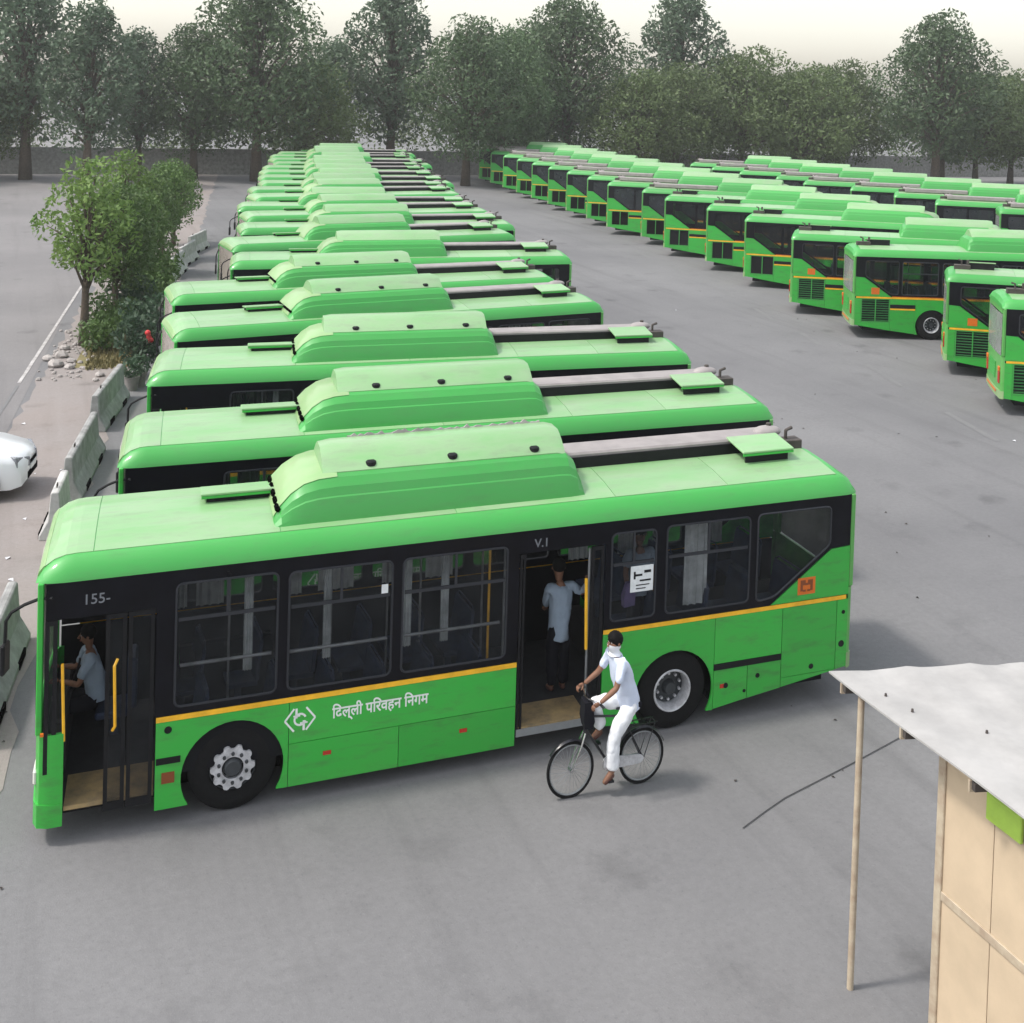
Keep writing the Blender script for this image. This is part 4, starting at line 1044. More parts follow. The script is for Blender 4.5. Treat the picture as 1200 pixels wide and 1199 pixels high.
def person(label, loc, J, shirt, trousers, face, hr=.115, mask=None, sleeve=.85, bell=False, shoe='shoe', grips=None, headc=None, hemk=-.12):
    """J holds the joints in world space; every mesh is moved so that the thing's origin is at loc"""
    t = thing('person', label, 'person', (0, 0, 0))
    # body under the clothes: one continuous skin
    V = {'hip': (J['hip'], .07), 'waist': (lerp(J['hip'], J['chest'], .4), .085), 'chest': (J['chest'], .105), 'neck': (J['neck'], .055)}
    E = [('hip', 'waist'), ('waist', 'chest'), ('chest', 'neck')]
    for s in 'LR':
        V['sh' + s] = (J['sh' + s], .058); V['el' + s] = (J['el' + s], .042); V['wr' + s] = (J['wr' + s], .028)
        V['fa' + s] = (lerp(J['el' + s], J['wr' + s], .3), .043)
        V['hp' + s] = (J['hp' + s], .07); V['kn' + s] = (J['kn' + s], .058); V['ca' + s] = (lerp(J['kn' + s], J['an' + s], .3), .055); V['an' + s] = (J['an' + s], .037); V['to' + s] = (J['to' + s], .032)
        V['he' + s] = (lerp(J['an' + s], J['to' + s], .4), .040)
        E += [('chest', 'sh' + s), ('sh' + s, 'el' + s), ('el' + s, 'fa' + s), ('fa' + s, 'wr' + s), ('hip', 'hp' + s), ('hp' + s, 'kn' + s), ('kn' + s, 'ca' + s), ('ca' + s, 'an' + s), ('an' + s, 'he' + s), ('he' + s, 'to' + s)]
    skin('body', V, E, 'hip', 'skin', t, 2)
    # shirt
    hem = lerp(J['hip'], J['chest'], hemk)
    V = {'hem0': (lerp(hem, J['chest'], -.05), (.18, .16)), 'hem': (hem, (.185, .165)), 'waist': (lerp(J['hip'], J['chest'], .35), (.175, .155)), 'chest': (J['chest'], (.175, .16)), 'neck': (lerp(J['chest'], J['neck'], .8), .085)}
    E = [('hem0', 'hem'), ('hem', 'waist'), ('waist', 'chest'), ('chest', 'neck')]
    for s in 'LR':
        V['sh' + s] = (J['sh' + s], .085); V['ua' + s] = (lerp(J['sh' + s], J['el' + s], .5), .077); V['cu' + s] = (lerp(J['sh' + s], J['el' + s], sleeve), .072)
        E += [('chest', 'sh' + s), ('sh' + s, 'ua' + s), ('ua' + s, 'cu' + s)]
        if sleeve >= 1.0:
            V['cu' + s] = (J['el' + s], .06); V['cf' + s] = (lerp(J['el' + s], J['wr' + s], .8), .048); E.append(('cu' + s, 'cf' + s))
    skin('shirt', V, E, 'chest', shirt, t, 3)
    # trousers
    V = {'hip': (lerp(J['hip'], J['chest'], .34), (.135, .12)), 'hip2': (lerp(J['hip'], J['chest'], .1), (.14, .125)), 'seat': (lerp(J['hip'], J['chest'], -.1), (.14, .13))}
    E = [('hip', 'hip2'), ('hip2', 'seat')]
    for s in 'LR':
        V['hp' + s] = (J['hp' + s], .115); V['th' + s] = (lerp(J['hp' + s], J['kn' + s], .5), .112); V['kn' + s] = (J['kn' + s], .094)
        V['ca' + s] = (lerp(J['kn' + s], J['an' + s], .5), .09); V['an' + s] = (lerp(J['kn' + s], J['an' + s], 1.02), .105 if bell else .075)
        E += [('seat', 'hp' + s), ('hp' + s, 'th' + s), ('th' + s, 'kn' + s), ('kn' + s, 'ca' + s), ('ca' + s, 'an' + s)]
    skin('trousers', V, E, 'hip', trousers, t, 3)
    for s in 'LR':
        a, e = Vector(J['an' + s]), Vector(J['to' + s])
        V = {'h': (tuple(a + Vector((0, 0, -.055)) - (e - a).normalized() * .03), .04), 'm': (lerp(a + Vector((0, 0, -.055)), e, .6), .045), 't': (tuple(e), .036)}
        skin('shoe', V, [('h', 'm'), ('m', 't')], 'h', shoe, t, 2)
        fa = Vector(J['wr' + s]) - Vector(J['el' + s])
        g = (grips or {}).get(s, (fa, (0, 0, -1)))
        hand(J['wr' + s], g[0], g[1], g[2] if len(g) > 2 else (1 if s == 'L' else -1), t)
    head(headc or J['head'], face, hr, t, mask=mask, zs=1.08)
    # put the origin at the feet
    for c in t.children: c.location = -Vector(loc)
    t.location = loc
    return t

# cyclist, riding towards the left (-x)
BY = -1.08
J = dict(hip=(7.50, BY, 1.19), chest=(7.36, BY, 1.66), neck=(7.29, BY, 1.87), head=(7.265, BY, 2.03),
         shL=(7.30, BY - .185, 1.79), elL=(7.19, BY - .25, 1.51), wrL=(6.945, BY - .27, 1.36),
         shR=(7.30, BY + .185, 1.79), elR=(7.16, BY + .23, 1.53), wrR=(6.965, BY + .27, 1.37),
         hpL=(7.46, BY - .10, 1.12), knL=(7.235, BY - .12, .76), anL=(7.235, BY - .13, .33), toL=(7.10, BY - .13, .17),
         hpR=(7.44, BY + .10, 1.14), knR=(7.045, BY + .11, 1.19), anR=(7.165, BY + .12, .80), toR=(7.03, BY + .12, .67))
CY = person('man in white shirt and white trousers riding a bicycle, cloth tied over his face', (7.2, BY, 0), J, 'cloth_blue', 'cloth_white', (-1, -.25, 0), .112, mask='cloth_white', sleeve=.82, bell=True, hemk=-.22,
            grips={'L': ((-1, 0, -.35), (.25, 0, -1), -1), 'R': ((-1, 0, -.35), (.25, 0, -1), 1)})
b = MB(); b.obox((7.60 - 7.2, -.11, 1.17), (.8, -.5, 0), (.5, .8, 0), (0, 0, 1), .05, .025, .035); b.build('phone_pouch', 'cloth_dark', CY, bevel=.01)

# passenger standing in the middle doorway, back to us, hand on the post
J = dict(hip=(7.31, .82, 1.46), chest=(7.32, .82, 1.88), neck=(7.31, .84, 2.14), head=(7.30, .87, 2.32),
         shL=(7.12, .82, 2.05), elL=(7.15, .97, 1.78), wrL=(7.24, 1.12, 1.62), shR=(7.51, .82, 2.05), elR=(7.62, .72, 1.93), wrR=(7.60, .48, 2.22),
         hpL=(7.22, .82, 1.40), knL=(7.22, .83, .98), anL=(7.22, .82, .55), toL=(7.2, .95, .49), hpR=(7.40, .82, 1.40), knR=(7.41, .84, .98), anR=(7.41, .83, .55), toR=(7.43, .96, .49))
person('passenger in a pale blue shirt and dark trousers standing in the open middle doorway', (7.31, .82, .456), J, 'cloth_dim', 'cloth_dark', (.2, 1, 0), .115, sleeve=1.0, hemk=-.45,
       grips={'R': ((-.2, -.6, .7), (-.9, -.3, 0), 1), 'L': ((.1, .8, -.3), (0, 0, -1), 1)})
J = dict(hip=(8.52, .62, 1.93), chest=(8.52, .62, 2.34), neck=(8.52, .62, 2.60), head=(8.52, .62, 2.78),
         shL=(8.72, .62, 2.51), elL=(8.76, .60, 2.22), wrL=(8.70, .50, 1.98), shR=(8.33, .62, 2.51), elR=(8.27, .58, 2.22), wrR=(8.25, .45, 2.02),
         hpL=(8.61, .62, 1.87), knL=(8.61, .60, 1.45), anL=(8.61, .62, 1.04), toL=(8.62, .50, .99), hpR=(8.43, .62, 1.87), knR=(8.43, .60, 1.45), anR=(8.43, .62, 1.04), toR=(8.42, .5, .99))
person('standing passenger in a grey shirt behind the narrow window with the paper notice', (8.52, .62, .95), J, 'cloth_dim', 'cloth_dark', (-.3, -1, 0), .112, sleeve=.8)
b = MB(); b.loft([[(-.05, -.03, .30), (.05, -.03, .30), (.05, .03, .30), (-.05, .03, .30)], [(-.10, -.05, .1), (.09, -.05, .12), (.09, .05, .12), (-.1, .05, .1)], [(-.09, -.05, -.06), (.08, -.05, -.04), (.08, .05, -.04), (-.09, .05, -.06)]], close=True, caps=True)
bg_ = b.build('cloth_bag', 'cloth_purple', None, smooth=True); bg_.location = (8.24, .40, 1.85)
tag(bg_, 'violet cloth bag held by the passenger behind the narrow window', 'bag')

J = dict(hip=(1.24, 1.62, 1.12), chest=(1.17, 1.62, 1.56), neck=(1.12, 1.62, 1.80), head=(1.09, 1.62, 1.98),
         shL=(1.12, 1.42, 1.72), elL=(.98, 1.36, 1.42), wrL=(.74, 1.52, 1.44), shR=(1.12, 1.82, 1.72), elR=(.98, 1.90, 1.42), wrR=(.76, 1.95, 1.44),
         hpL=(1.18, 1.52, 1.08), knL=(.78, 1.48, 1.06), anL=(.74, 1.48, .60), toL=(.62, 1.48, .52), hpR=(1.18, 1.72, 1.08), knR=(.78, 1.78, 1.06), anR=(.72, 1.78, .60), toR=(.60, 1.78, .52))
J = {k: (v[0] - .42, v[1], v[2] - (.10 if v[2] > .9 else 0)) for k, v in J.items()}
person('driver in a pale shirt seated behind the open front door, added figure', (.8, 1.62, .45), J, 'cloth_dim', 'cloth_dark', (-1, 0, 0), .112, sleeve=.85, hemk=-.05)  # added figure in place of the bright light through the windscreen
# ------------------------------------------------------------------ bicycle
BK = thing('bicycle', 'black roadster bicycle ridden past the open middle door', 'bicycle', (7.2, BY, 0))
ZB = 1.12
def K(): return MB((-7.2, 0, 0))
def bz(o): o.data.transform(Matrix.Diagonal((1, 1, ZB, 1))); return o
HF, HR, BBK = (6.67, 0, .335), (7.73, 0, .345), (7.21, 0, .36)
RW_ = .325
def bwheel(c, name, turn):
    b = K(); b.tube([(c[0] + RW_ * math.cos(t), 0, c[2] + RW_ * math.sin(t)) for t in [2 * math.pi * k / 40 for k in range(40)]], .021, 7, closed=True)
    w = bz(b.build(name, 'rubber', BK, smooth=True))
    b = K(); b.tube([(c[0] + (RW_ - .026) * math.cos(t), 0, c[2] + (RW_ - .026) * math.sin(t)) for t in [2 * math.pi * k / 40 for k in range(40)]], .012, 6, closed=True)
    bz(b.build('wheel_rim', 'alu', w, smooth=True))
    b = K()
    for k in range(28):
        t = 2 * math.pi * k / 28; s = .03 if k % 2 else -.03
        b.tube([(c[0] + .02 * math.cos(t + 1.2), s, c[2] + .02 * math.sin(t + 1.2)), (c[0] + (RW_ - .03) * math.cos(t), 0, c[2] + (RW_ - .03) * math.sin(t))], .0022, 4)
    bz(b.build('spokes', 'alu', w))
    b = K(); b.lathe_y((c[0], 0, c[2]), [(0, -.05), (.018, -.05), (.022, -.03), (.018, 0), (.022, .03), (.018, .05), (0, .05)], 12); bz(b.build('wheel_hub', 'chrome', w, smooth=True))
    # mudguard
    b = K(); b.loft([[(c[0] + (RW_ + .045) * math.cos(t), y, c[2] + (RW_ + .045 - abs(y) * .5) * math.sin(t)) for y in (-.03, -.015, 0, .015, .03)] for t in [R(a) for a in (range(35, 150, 10) if turn else range(20, 175, 10))]])
    bz(b.build('mudguard', 'bikeblack', BK, smooth=True))
    return w
bwheel(HF, 'wheel', True); bwheel(HR, 'wheel', False)
hd0, hd1 = (6.86, 0, .76), (6.91, 0, .98)
st = (7.42, 0, .88)
b = K()
b.tube([hd0, hd1], .02, 8); b.tube([lerp(hd0, hd1, .85), st], .016, 8); b.tube([lerp(hd0, hd1, .2), BBK], .018, 8); b.tube([BBK, (7.46, 0, .93)], .016, 8)
for s in (-.05, .05):
    b.tube([(BBK[0], s * .6, BBK[2]), (HR[0], s, HR[2])], .011, 6); b.tube([(st[0], s * .4, st[2]), (HR[0], s, HR[2])], .01, 6)
bz(b.build('frame', 'bikeblack', BK, smooth=True))
b = K()
for s in (-.05, .05): b.tube([(hd0[0], s * .6, hd0[2]), (6.80, s, .62), (HF[0], s, HF[2])], [.014, .013, .009], 6)
bz(b.build('fork', 'chrome', BK, smooth=True))
b = K(); b.tube([hd1, (6.93, 0, 1.13), (6.88, 0, 1.17)], .013, 6); b.tube([(6.98, -.29, 1.17), (6.93, -.22, 1.20), (6.88, -.06, 1.18), (6.88, .06, 1.18), (6.93, .22, 1.20), (6.98, .29, 1.17)], .012, 6); bz(b.build('handlebar', 'chrome', BK, smooth=True))
for s in (-1, 1):
    b = K(); b.tube([(6.96, s * .25, 1.19), (6.99, s * .31, 1.165)], .018, 8); bz(b.build('handlebar_grip', 'bikeblack', BK, smooth=True))
b = K(); b.loft([[(7.33, 0, .99), (7.33, .02, .975), (7.33, 0, .96), (7.33, -.02, .975)], [(7.45, 0, 1.0), (7.45, .05, .985), (7.45, 0, .955), (7.45, -.05, .985)], [(7.56, 0, 1.02), (7.56, .11, 1.0), (7.56, 0, .95), (7.56, -.11, 1.0)], [(7.61, 0, 1.02), (7.61, .08, 1.0), (7.61, 0, .96), (7.61, -.08, 1.0)]], close=True, caps=True); b.tube([(7.46, 0, .93), (7.48, 0, .98)], .013, 6); bz(b.build('saddle', 'bikeblack', BK, smooth=True))
b = K(); b.lathe_y((BBK[0], -.06, BBK[2]), [(0, 0), (.09, 0), (.095, .005), (0, .006)], 24); b.tube([(BBK[0], -.075, BBK[2]), (7.20, -.09, .20)], .01, 6); b.tube([(BBK[0], .075, BBK[2]), (7.14, .09, .53)], .01, 6); bz(b.build('crank', 'chrome', BK))
for s, x, z in ((-1, 7.20, .185), (1, 7.12, .535)):
    b = K(); b.box(x - .04, x + .04, s * .09 if s > 0 else -.18, .18 if s > 0 else -.09, z - .012, z + .012); bz(b.build('pedal', 'bikeblack', BK))
b = K(); b.plate(rpoly([(7.13, .29), (7.7, .30), (7.74, .37), (7.66, .41), (7.13, .45)], .04), [], -.085, -.065); bz(b.build('chain_guard', 'steel', BK))
b = K(); b.box(7.55, 7.93, -.07, -.055, .76, .77); b.box(7.55, 7.93, .055, .07, .76, .77); b.box(7.6, 7.61, -.07, .07, .76, .77); b.box(7.9, 7.91, -.07, .07, .76, .77); b.box(7.75, 7.76, -.07, .07, .76, .77); b.tube([(7.9, -.06, .765), (7.74, -.06, .35)], .006, 5); b.tube([(7.9, .06, .765), (7.74, .06, .35)], .006, 5); bz(b.build('carrier', 'bikeblack', BK))
b = MB(); b.loft([[(-.10, -.05, .30), (.10, -.05, .30), (.10, .06, .30), (-.10, .06, .30)], [(-.12, -.08, .05), (.12, -.08, .05), (.12, .07, .05), (-.12, .07, .05)], [(-.09, -.06, -.06), (.09, -.06, -.06), (.09, .05, -.06), (-.09, .05, -.06)]], close=True, caps=True)
b.tube([(-.06, 0, .29), (-.05, 0, .38), (.05, 0, .38), (.06, 0, .29)], .01, 5)
hb_ = b.build('handbag', 'cloth_dark', None, smooth=True, angle=50); hb_.location = (6.90, BY + .02, .98); hb_.rotation_euler = (0, 0, R(80))
tag(hb_, 'dark bag hanging from the handlebar of the bicycle', 'bag')

# ------------------------------------------------------------------ white car by the verge
CAR = thing('parked_car', 'white saloon car at the left edge, bonnet towards the barriers', 'car', (-1.86, 14.5, 0), R(-13)); CAR.scale = (1.05, 1.05, 1.25)
# local: front at +x 1.9, rear at -2.3
def cs(x, hw, zb, zs_, zt, tw):
    """car cross section: sill, side, shoulder, top"""
    return [(x, -hw * .93, zb), (x, -hw, zb + .16), (x, -hw, zs_ - .08), (x, -hw * .955, zs_), (x, -tw, zt), (x, 0, zt + .02), (x, tw, zt), (x, hw * .955, zs_), (x, hw, zs_ - .08), (x, hw, zb + .16), (x, hw * .93, zb)]
b = MB()
b.loft([cs(1.93, .48, .32, .60, .66, .3), cs(1.86, .68, .24, .64, .72, .5), cs(1.66, .80, .20, .72, .80, .60), cs(1.2, .84, .18, .80, .90, .66), cs(.72, .86, .18, .86, .96, .70), cs(-1.5, .86, .18, .92, .98, .70), cs(-2.1, .80, .2, .90, 1.0, .62), cs(-2.3, .66, .28, .84, .93, .5)], close=True, caps=True)
cb = b.build('body', 'carwhite', CAR, smooth=True, angle=38)
b = MB(); b.loft([[(.78, -.72, .95), (.78, .72, .95), (.1, .6, 1.43), (.1, -.6, 1.43)], [(.74, -.74, .95), (.74, .74, .95), (.06, .6, 1.47), (.06, -.6, 1.47)]], close=True, caps=True); b.build('windscreen', 'glass_far', CAR)
b = MB(); b.loft([[(.12, -.62, 1.42), (.12, 0, 1.49), (.12, .62, 1.42)], [(-.4, -.64, 1.47), (-.4, 0, 1.54), (-.4, .64, 1.47)], [(-1.1, -.6, 1.43), (-1.1, 0, 1.5), (-1.1, .6, 1.43)]]); b.build('car_roof', 'carwhite', CAR, smooth=True)
b = MB()
for s in (-1, 1): b.quad((.70, s * .75, .95), (-1.75, s * .75, .98), (-1.1, s * .62, 1.42), (.1, s * .63, 1.42))
b.quad((-1.75, -.74, .98), (-1.75, .74, .98), (-1.1, .6, 1.43), (-1.1, -.6, 1.43)); b.build('side_glass', 'glass_far', CAR)
for s in (-1, 1):
    b = MB(); b.loft([[(1.86, s * .30, .53), (1.84, s * .30, .70), (1.62, s * .68, .785), (1.70, s * .68, .58)], [(1.965, s * .30, .53), (1.95, s * .30, .695), (1.745, s * .74, .765), (1.79, s * .74, .58)]], close=True, caps=True); b.build('headlight', 'carlamp', CAR, bevel=.012)
    b = MB(); b.obox((.68, s * .93, 1.0), (1, 0, 0), (0, 1, 0), (0, 0, 1), .05, .09, .06); b.build('mirror', 'carwhite', CAR, bevel=.02)
    b = MB(); b.box(.2, .5, s * .855, s * .875, .80, .83); b.build('handle', 'carwhite', CAR)
b = MB(); b.box(1.90, 1.95, -.28, .28, .55, .61); b.build('grille', 'dark_slot', CAR)
b = MB(); b.obox((1.90, 0, .38), (1, 0, 0), (0, 1, 0), (0, 0, 1), .05, .42, .06); b.build('air_intake', 'dark_slot', CAR, bevel=.01)
b = MB(); b.box(1.935, 1.96, -.22, .22, .45, .53); b.build('number_plate', 'white', CAR)
for x in (1.12, -1.5):
    for s in (-1, 1):
        b = MB(); b.lathe_y((x, s * .79, .30), [(.0, -.09), (.2, -.1), (.29, -.08), (.305, 0), (.29, .075), (.2, .085), (0, .085)], 26); w = b.build('wheel', 'rubber', CAR, smooth=True, angle=35)
        b = MB(); y0 = .885 * s
        b.lathe_y((x, y0, .30), [(0, .01 * s), (.06, .012 * s), (.17, .002 * s), (.19, -.02 * s)], 20); b.build('wheel_rim', 'alu', w, smooth=True)
    b = MB()
    for s in (-1, 1): b.plate(arc(x, .30, .36, -20, 200, 16), [], s * .862 - .004, s * .862 + .004)
    b.build('wheel_arch', 'dark_slot', CAR)

# ------------------------------------------------------------------ concrete barriers
def barrier(x, y, rz, ln, m, label):
    prof = [(-.30, 0), (-.30, .10), (-.13, .40), (-.085, .95), (-.06, .99), (.06, .99), (.085, .95), (.13, .40), (.30, .10), (.30, 0)]
    b = MB(); n = 6
    b.loft([[(p, -ln / 2 + ln * k / n, z) for p, z in prof] for k in range(n + 1)], close=True, caps=True)
    t = thing('concrete_barrier', label, 'barrier', (x, y, 0), rz, 'concrete barriers in front of the parked buses')
    b.build('barrier_block', m, t, bevel=.02)
    for k in (-1, 1):
        b = MB(); b.box(-.32, .32, k * ln * .25 - .28, k * ln * .25 + .28, -.01, .13); b.build('drain_slot', 'dark_slot', t)
    b = MB(); b.tube([(0, -ln * .3, .98), (0, -ln * .3, 1.06), (0, -ln * .3 + .1, 1.06), (0, -ln * .3 + .1, .98)], .015, 5); b.build('lifting_loop', 'rust', t)
    return t
barrier(-.55, 4.35, R(-9), 3.6, 'concrete', 'grey concrete barrier beyond the front mirror of the nearest bus')
barrier(.62, 11.35, R(-9), 1.5, 'concrete_white', 'short whitewashed concrete barrier just past the nose of the nearest bus')
barrier(1.22, 14.9, R(-11), 3.9, 'concrete', 'long grey concrete barrier with a pale top beside the car')
barrier(2.15, 20.3, R(-14), 3.8, 'concrete', 'grey concrete barrier standing in front of the flowering shrub')
for k, (x, y) in enumerate(((6.0, 41.5), (6.9, 45.5), (7.9, 49.5), (9.0, 54.0))):
    barrier(x, y, R(-13 - 3 * k), 3.4, 'concrete_white', ['pale barrier behind the trees, nearest of the far ones', 'pale barrier behind the trees, second of the far ones', 'pale barrier behind the trees, third of the far ones', 'pale barrier behind the trees, farthest of all'][k])

# ------------------------------------------------------------------ vegetation
def leaves(b, c, rad, n, size, squash=1.0, droop=0.3):
    for _ in range(n):
        while True:
            q = Vector((random.uniform(-1, 1), random.uniform(-1, 1), random.uniform(-1, 1)))
            if 0.25 < q.length < 1: break
        q = q * (q.length ** -0.35)
        p = Vector(c) + Vector((q.x * rad, q.y * rad, q.z * rad * squash))
        s = size * random.uniform(.6, 1.35)
        d = Vector((random.uniform(-1, 1), random.uniform(-1, 1), random.uniform(-1 - droop, .5))).normalized()
        w = d.cross(Vector((random.uniform(-1, 1), random.uniform(-1, 1), random.uniform(-1, 1)))).normalized()
        a = p - d * s; e = p + d * s; m1 = p + w * s * .42; m2 = p - w * s * .42
        b.quad(a, m1, e, m2)
def tree_mesh(h, crown_r, crown_h, nclump, nleaf, leaf, lean=0.1, squash=.7, base=.45):
    """trunk mesh with limbs, and a crown of leaf clumps"""
    t = MB(); c = MB()
    top = Vector((lean * h * .5, lean * h * .2, h * .8))
    pts = [Vector((0, 0, 0)), Vector((.04 * h * lean, 0, h * .2)), Vector((lean * h * .3, .02 * h, h * .5)), top]
    r0 = h * .022
    t.tube(pts, [r0 * 1.5, r0, r0 * .75, r0 * .25], 9)
    for k in range(nclump):
        a = 2.399 * k + random.uniform(-.3, .3)
        zz = h * base + crown_h * ((k + .5) / nclump) ** .9
        f = math.sin(math.pi * min(1, max(.12, ((k + .5) / nclump) * .8 + .15)))
        rr = crown_r * f * random.uniform(.45, 1.0)
        q = Vector((lean * zz * .5 + rr * math.cos(a), rr * math.sin(a), zz + random.uniform(-.3, .3)))
        st_ = pts[1].lerp(top, min(.95, max(.05, (zz - h * .3) / h)))
        t.tube([st_, st_.lerp(q, .5) + Vector((0, 0, .08 * h * random.random())), q], [r0 * .5, r0 * .3, r0 * .1], 5)
        leaves(c, q, crown_r * random.uniform(.28, .5), nleaf, leaf, squash)
    return t.mesh('trunk', 'bark', smooth=True), c
def tree(label, meshes, leafm, loc, sc=1.0, rz=0.0, group=None):
    t = thing('tree', label, 'tree', loc, rz, group); t.scale = (sc, sc, sc)
    link_mesh('trunk', meshes[0], t); link_mesh('crown', meshes[1], t)
    return t
tm, cm = tree_mesh(6.8, 1.7, 3.6, 24, 120, .13, .06, 1.1, .44); slim = (tm, cm.mesh('crown', 'leaf_light'))
tm, cm = tree_mesh(7.8, 2.4, 4.6, 30, 170, .15, -.05, 1.0, .38); bushy = (tm, cm.mesh('crown', 'leaf_mid'))
tree('slender young tree with light hanging leaves at the road side of the verge', slim, 'leaf_light', (1.95, 29.8, 0), .9, .4, 'trees on the verge')
tree('darker bushy tree standing in the middle of the dirt verge', bushy, 'leaf_mid', (3.2, 32.6, 0), .66, 1.2, 'trees on the verge')
tree('second dark bushy tree, close to the noses of the parked buses', bushy, 'leaf_mid', (4.0, 36.5, 0), .62, 3.0, 'trees on the verge')
tree('tall light tree behind the dark bushy ones on the verge', slim, 'leaf_light', (4.2, 41.0, 0), .85, 2.0, 'trees on the verge')
for k, (x, y, sc) in enumerate(((5.3, 41.5, .55), (6.3, 46.0, .6), (7.4, 51.0, .62), (8.6, 56.5, .6))):
    tree('dark small tree far along the verge, one of several beside the pale barriers', bushy, '', (x - .6, y, 0), sc, k * 1.3, 'small trees beside the pale barriers')
def shrub(name, label, loc, r, h, n, leaf, m, group=None, stems=7, potted=False):
    t = thing(name, label, 'plant' if name != 'hedge' else 'hedge', loc, random.uniform(0, 6), group)
    s = MB(); c = MB()
    for k in range(stems):
        a = 2.4 * k; q = Vector((r * .6 * math.cos(a), r * .6 * math.sin(a), h * random.uniform(.5, .95)))
        s.tube([(0, 0, 0), tuple(q * .5 + Vector((0, 0, .1))), tuple(q)], [.025, .018, .006], 5)
        leaves(c, q, r * .55, n, leaf, 1.1); leaves(c, q * .6, r * .5, n // 2, leaf, 1.0)
    s.build('stems', 'bark', t, smooth=True); c.build('foliage', m, t)
    return t
sh1 = shrub('shrub', 'grey green flowering shrub with a red blossom beside the concrete barrier', (3.35, 24.6, 0), .75, 1.9, 110, .10, 'leaf_shrub')
b = MB()
for p in ((.25, -.5, 1.35), (.3, -.55, 1.25), (.2, -.6, 1.5)): b.ball(p, .09, 8, 6)
b.build('blossom', 'flower', sh1, smooth=True)
sh1.rotation_euler = (0, 0, 0)
shrub('shrub', 'taller grey green shrub behind the flowering one', (3.75, 26.9, 0), .8, 2.2, 110, .10, 'leaf_shrub')
shrub('shrub', 'olive shrub at the foot of the slender tree', (2.5, 28.7, 0), .8, 1.1, 90, .10, 'leaf_mid')
shrub('shrub', 'low dull bush on the verge behind the slender tree', (2.9, 30.9, 0), .95, 1.2, 90, .11, 'leaf_mid')
shrub('shrub', 'dark bush under the bushy tree', (3.9, 33.5, 0), 1.0, 1.6, 90, .12, 'leaf_shrub')
for k, (x, y) in enumerate(((4.6, 35.0), (5.1, 38.2), (5.6, 40.4))):
    shrub('shrub', ['dark shrub between the bushy trees and the bus noses', 'dark shrub below the small trees of the verge', 'dark shrub at the foot of the nearest pale barrier'][k], (x, y, 0), 1.0, 1.7, 90, .12, 'leaf_mid')
for k, (x, y) in enumerate(((3.0, 22.9), (3.25, 23.3))):
    t = thing('flower_pot', ['grey pot of dark leaves at the end of the barrier', 'round grey pot squeezed between barrier end and bus nose'][k], 'flower pot', (x, y, 0))
    b = MB(); b.lathe_z((0, 0, 0), [(0, 0), (.17, 0), (.24, .38), (.26, .42), (.22, .42), (.21, .36), (0, .36)], 16); b.build('pot', 'pot', t, smooth=True, angle=35)
    c = MB(); leaves(c, (0, 0, .65), .32, 120, .09); c.build('foliage', 'leaf_shrub', t)
# dry grass bed and rubble around the trees
b = MB()
for _ in range(2600):
    y = random.uniform(25.8, 34.5); f = (y - 25) / 10
    x = random.uniform(1.75 + .9 * f, 3.2 + 1.1 * f); h = random.uniform(.05, .22); a = random.uniform(0, 6.28)
    dx, dy = math.cos(a) * .035, math.sin(a) * .035
    lx, ly = random.uniform(-.08, .08), random.uniform(-.08, .08)
    b.face(b.p(x - dx, y - dy, .008), b.p(x + dx, y + dy, .008), b.p(x + lx, y + ly, h))
tag(b.build('grass', 'drygrass'), 'dry grass bed round the foot of the trees', kind='stuff')
sheet('soil_bed', [(1.45, 26.3), (2.5, 26.0), (3.0, 26.2), (4.5, 35.5), (3.3, 36), (2.2, 31)], .012, 'drygrass')
def rock(x, y, r, lab, sc=(1, 1, .6)):
    b = MB(); b.ball((0, 0, 0), r, 9, 6, sc)
    b.v = [(p[0] * random.uniform(.8, 1.15), p[1] * random.uniform(.8, 1.15), max(-.02, p[2] * random.uniform(.8, 1.2) + r * sc[2] * .55)) for p in b.v]
    o = b.build('stone', 'rock', None, smooth=True, angle=25); o.location = (x, y, .008); o.rotation_euler = (0, 0, random.uniform(0, 6))
    return tag(o, lab, 'stone', 'pale stones at the kerb of the grass bed')
for x, y, r, l in ((.95, 26.6, .34, 'largest pale stone, nearest the road edge line'), (1.35, 26.2, .22, 'pale stone at the near corner of the dry grass bed'), (.75, 27.6, .25, 'pale stone beside the white road line, left of the largest'),
                   (1.15, 28.0, .3, 'pale stone between the road line and the slender tree'), (1.45, 27.1, .2, 'small pale stone at the kerb of the grass bed'), (1.3, 29.2, .24, 'farthest pale stone along the road line'), (2.2, 24.9, .2, 'pale stone lying behind the barrier end'), (2.05, 24.3, .13, 'small pale stone behind the barrier end')):
    rock(x, y, r * .8, l)
b = MB()
for k in range(120):
    y = random.uniform(24.5, 33); x = .75 + (y - 24.5) * .13 + random.gauss(.35, .35); r = random.uniform(.03, .10)
    b.ball((x, y, .01 + r * .3), r, 6, 4, (1, random.uniform(.7, 1.2), .7))
tag(b.build('rubble', 'rock'), 'small broken rubble strewn along the kerb of the grass bed', kind='stuff')
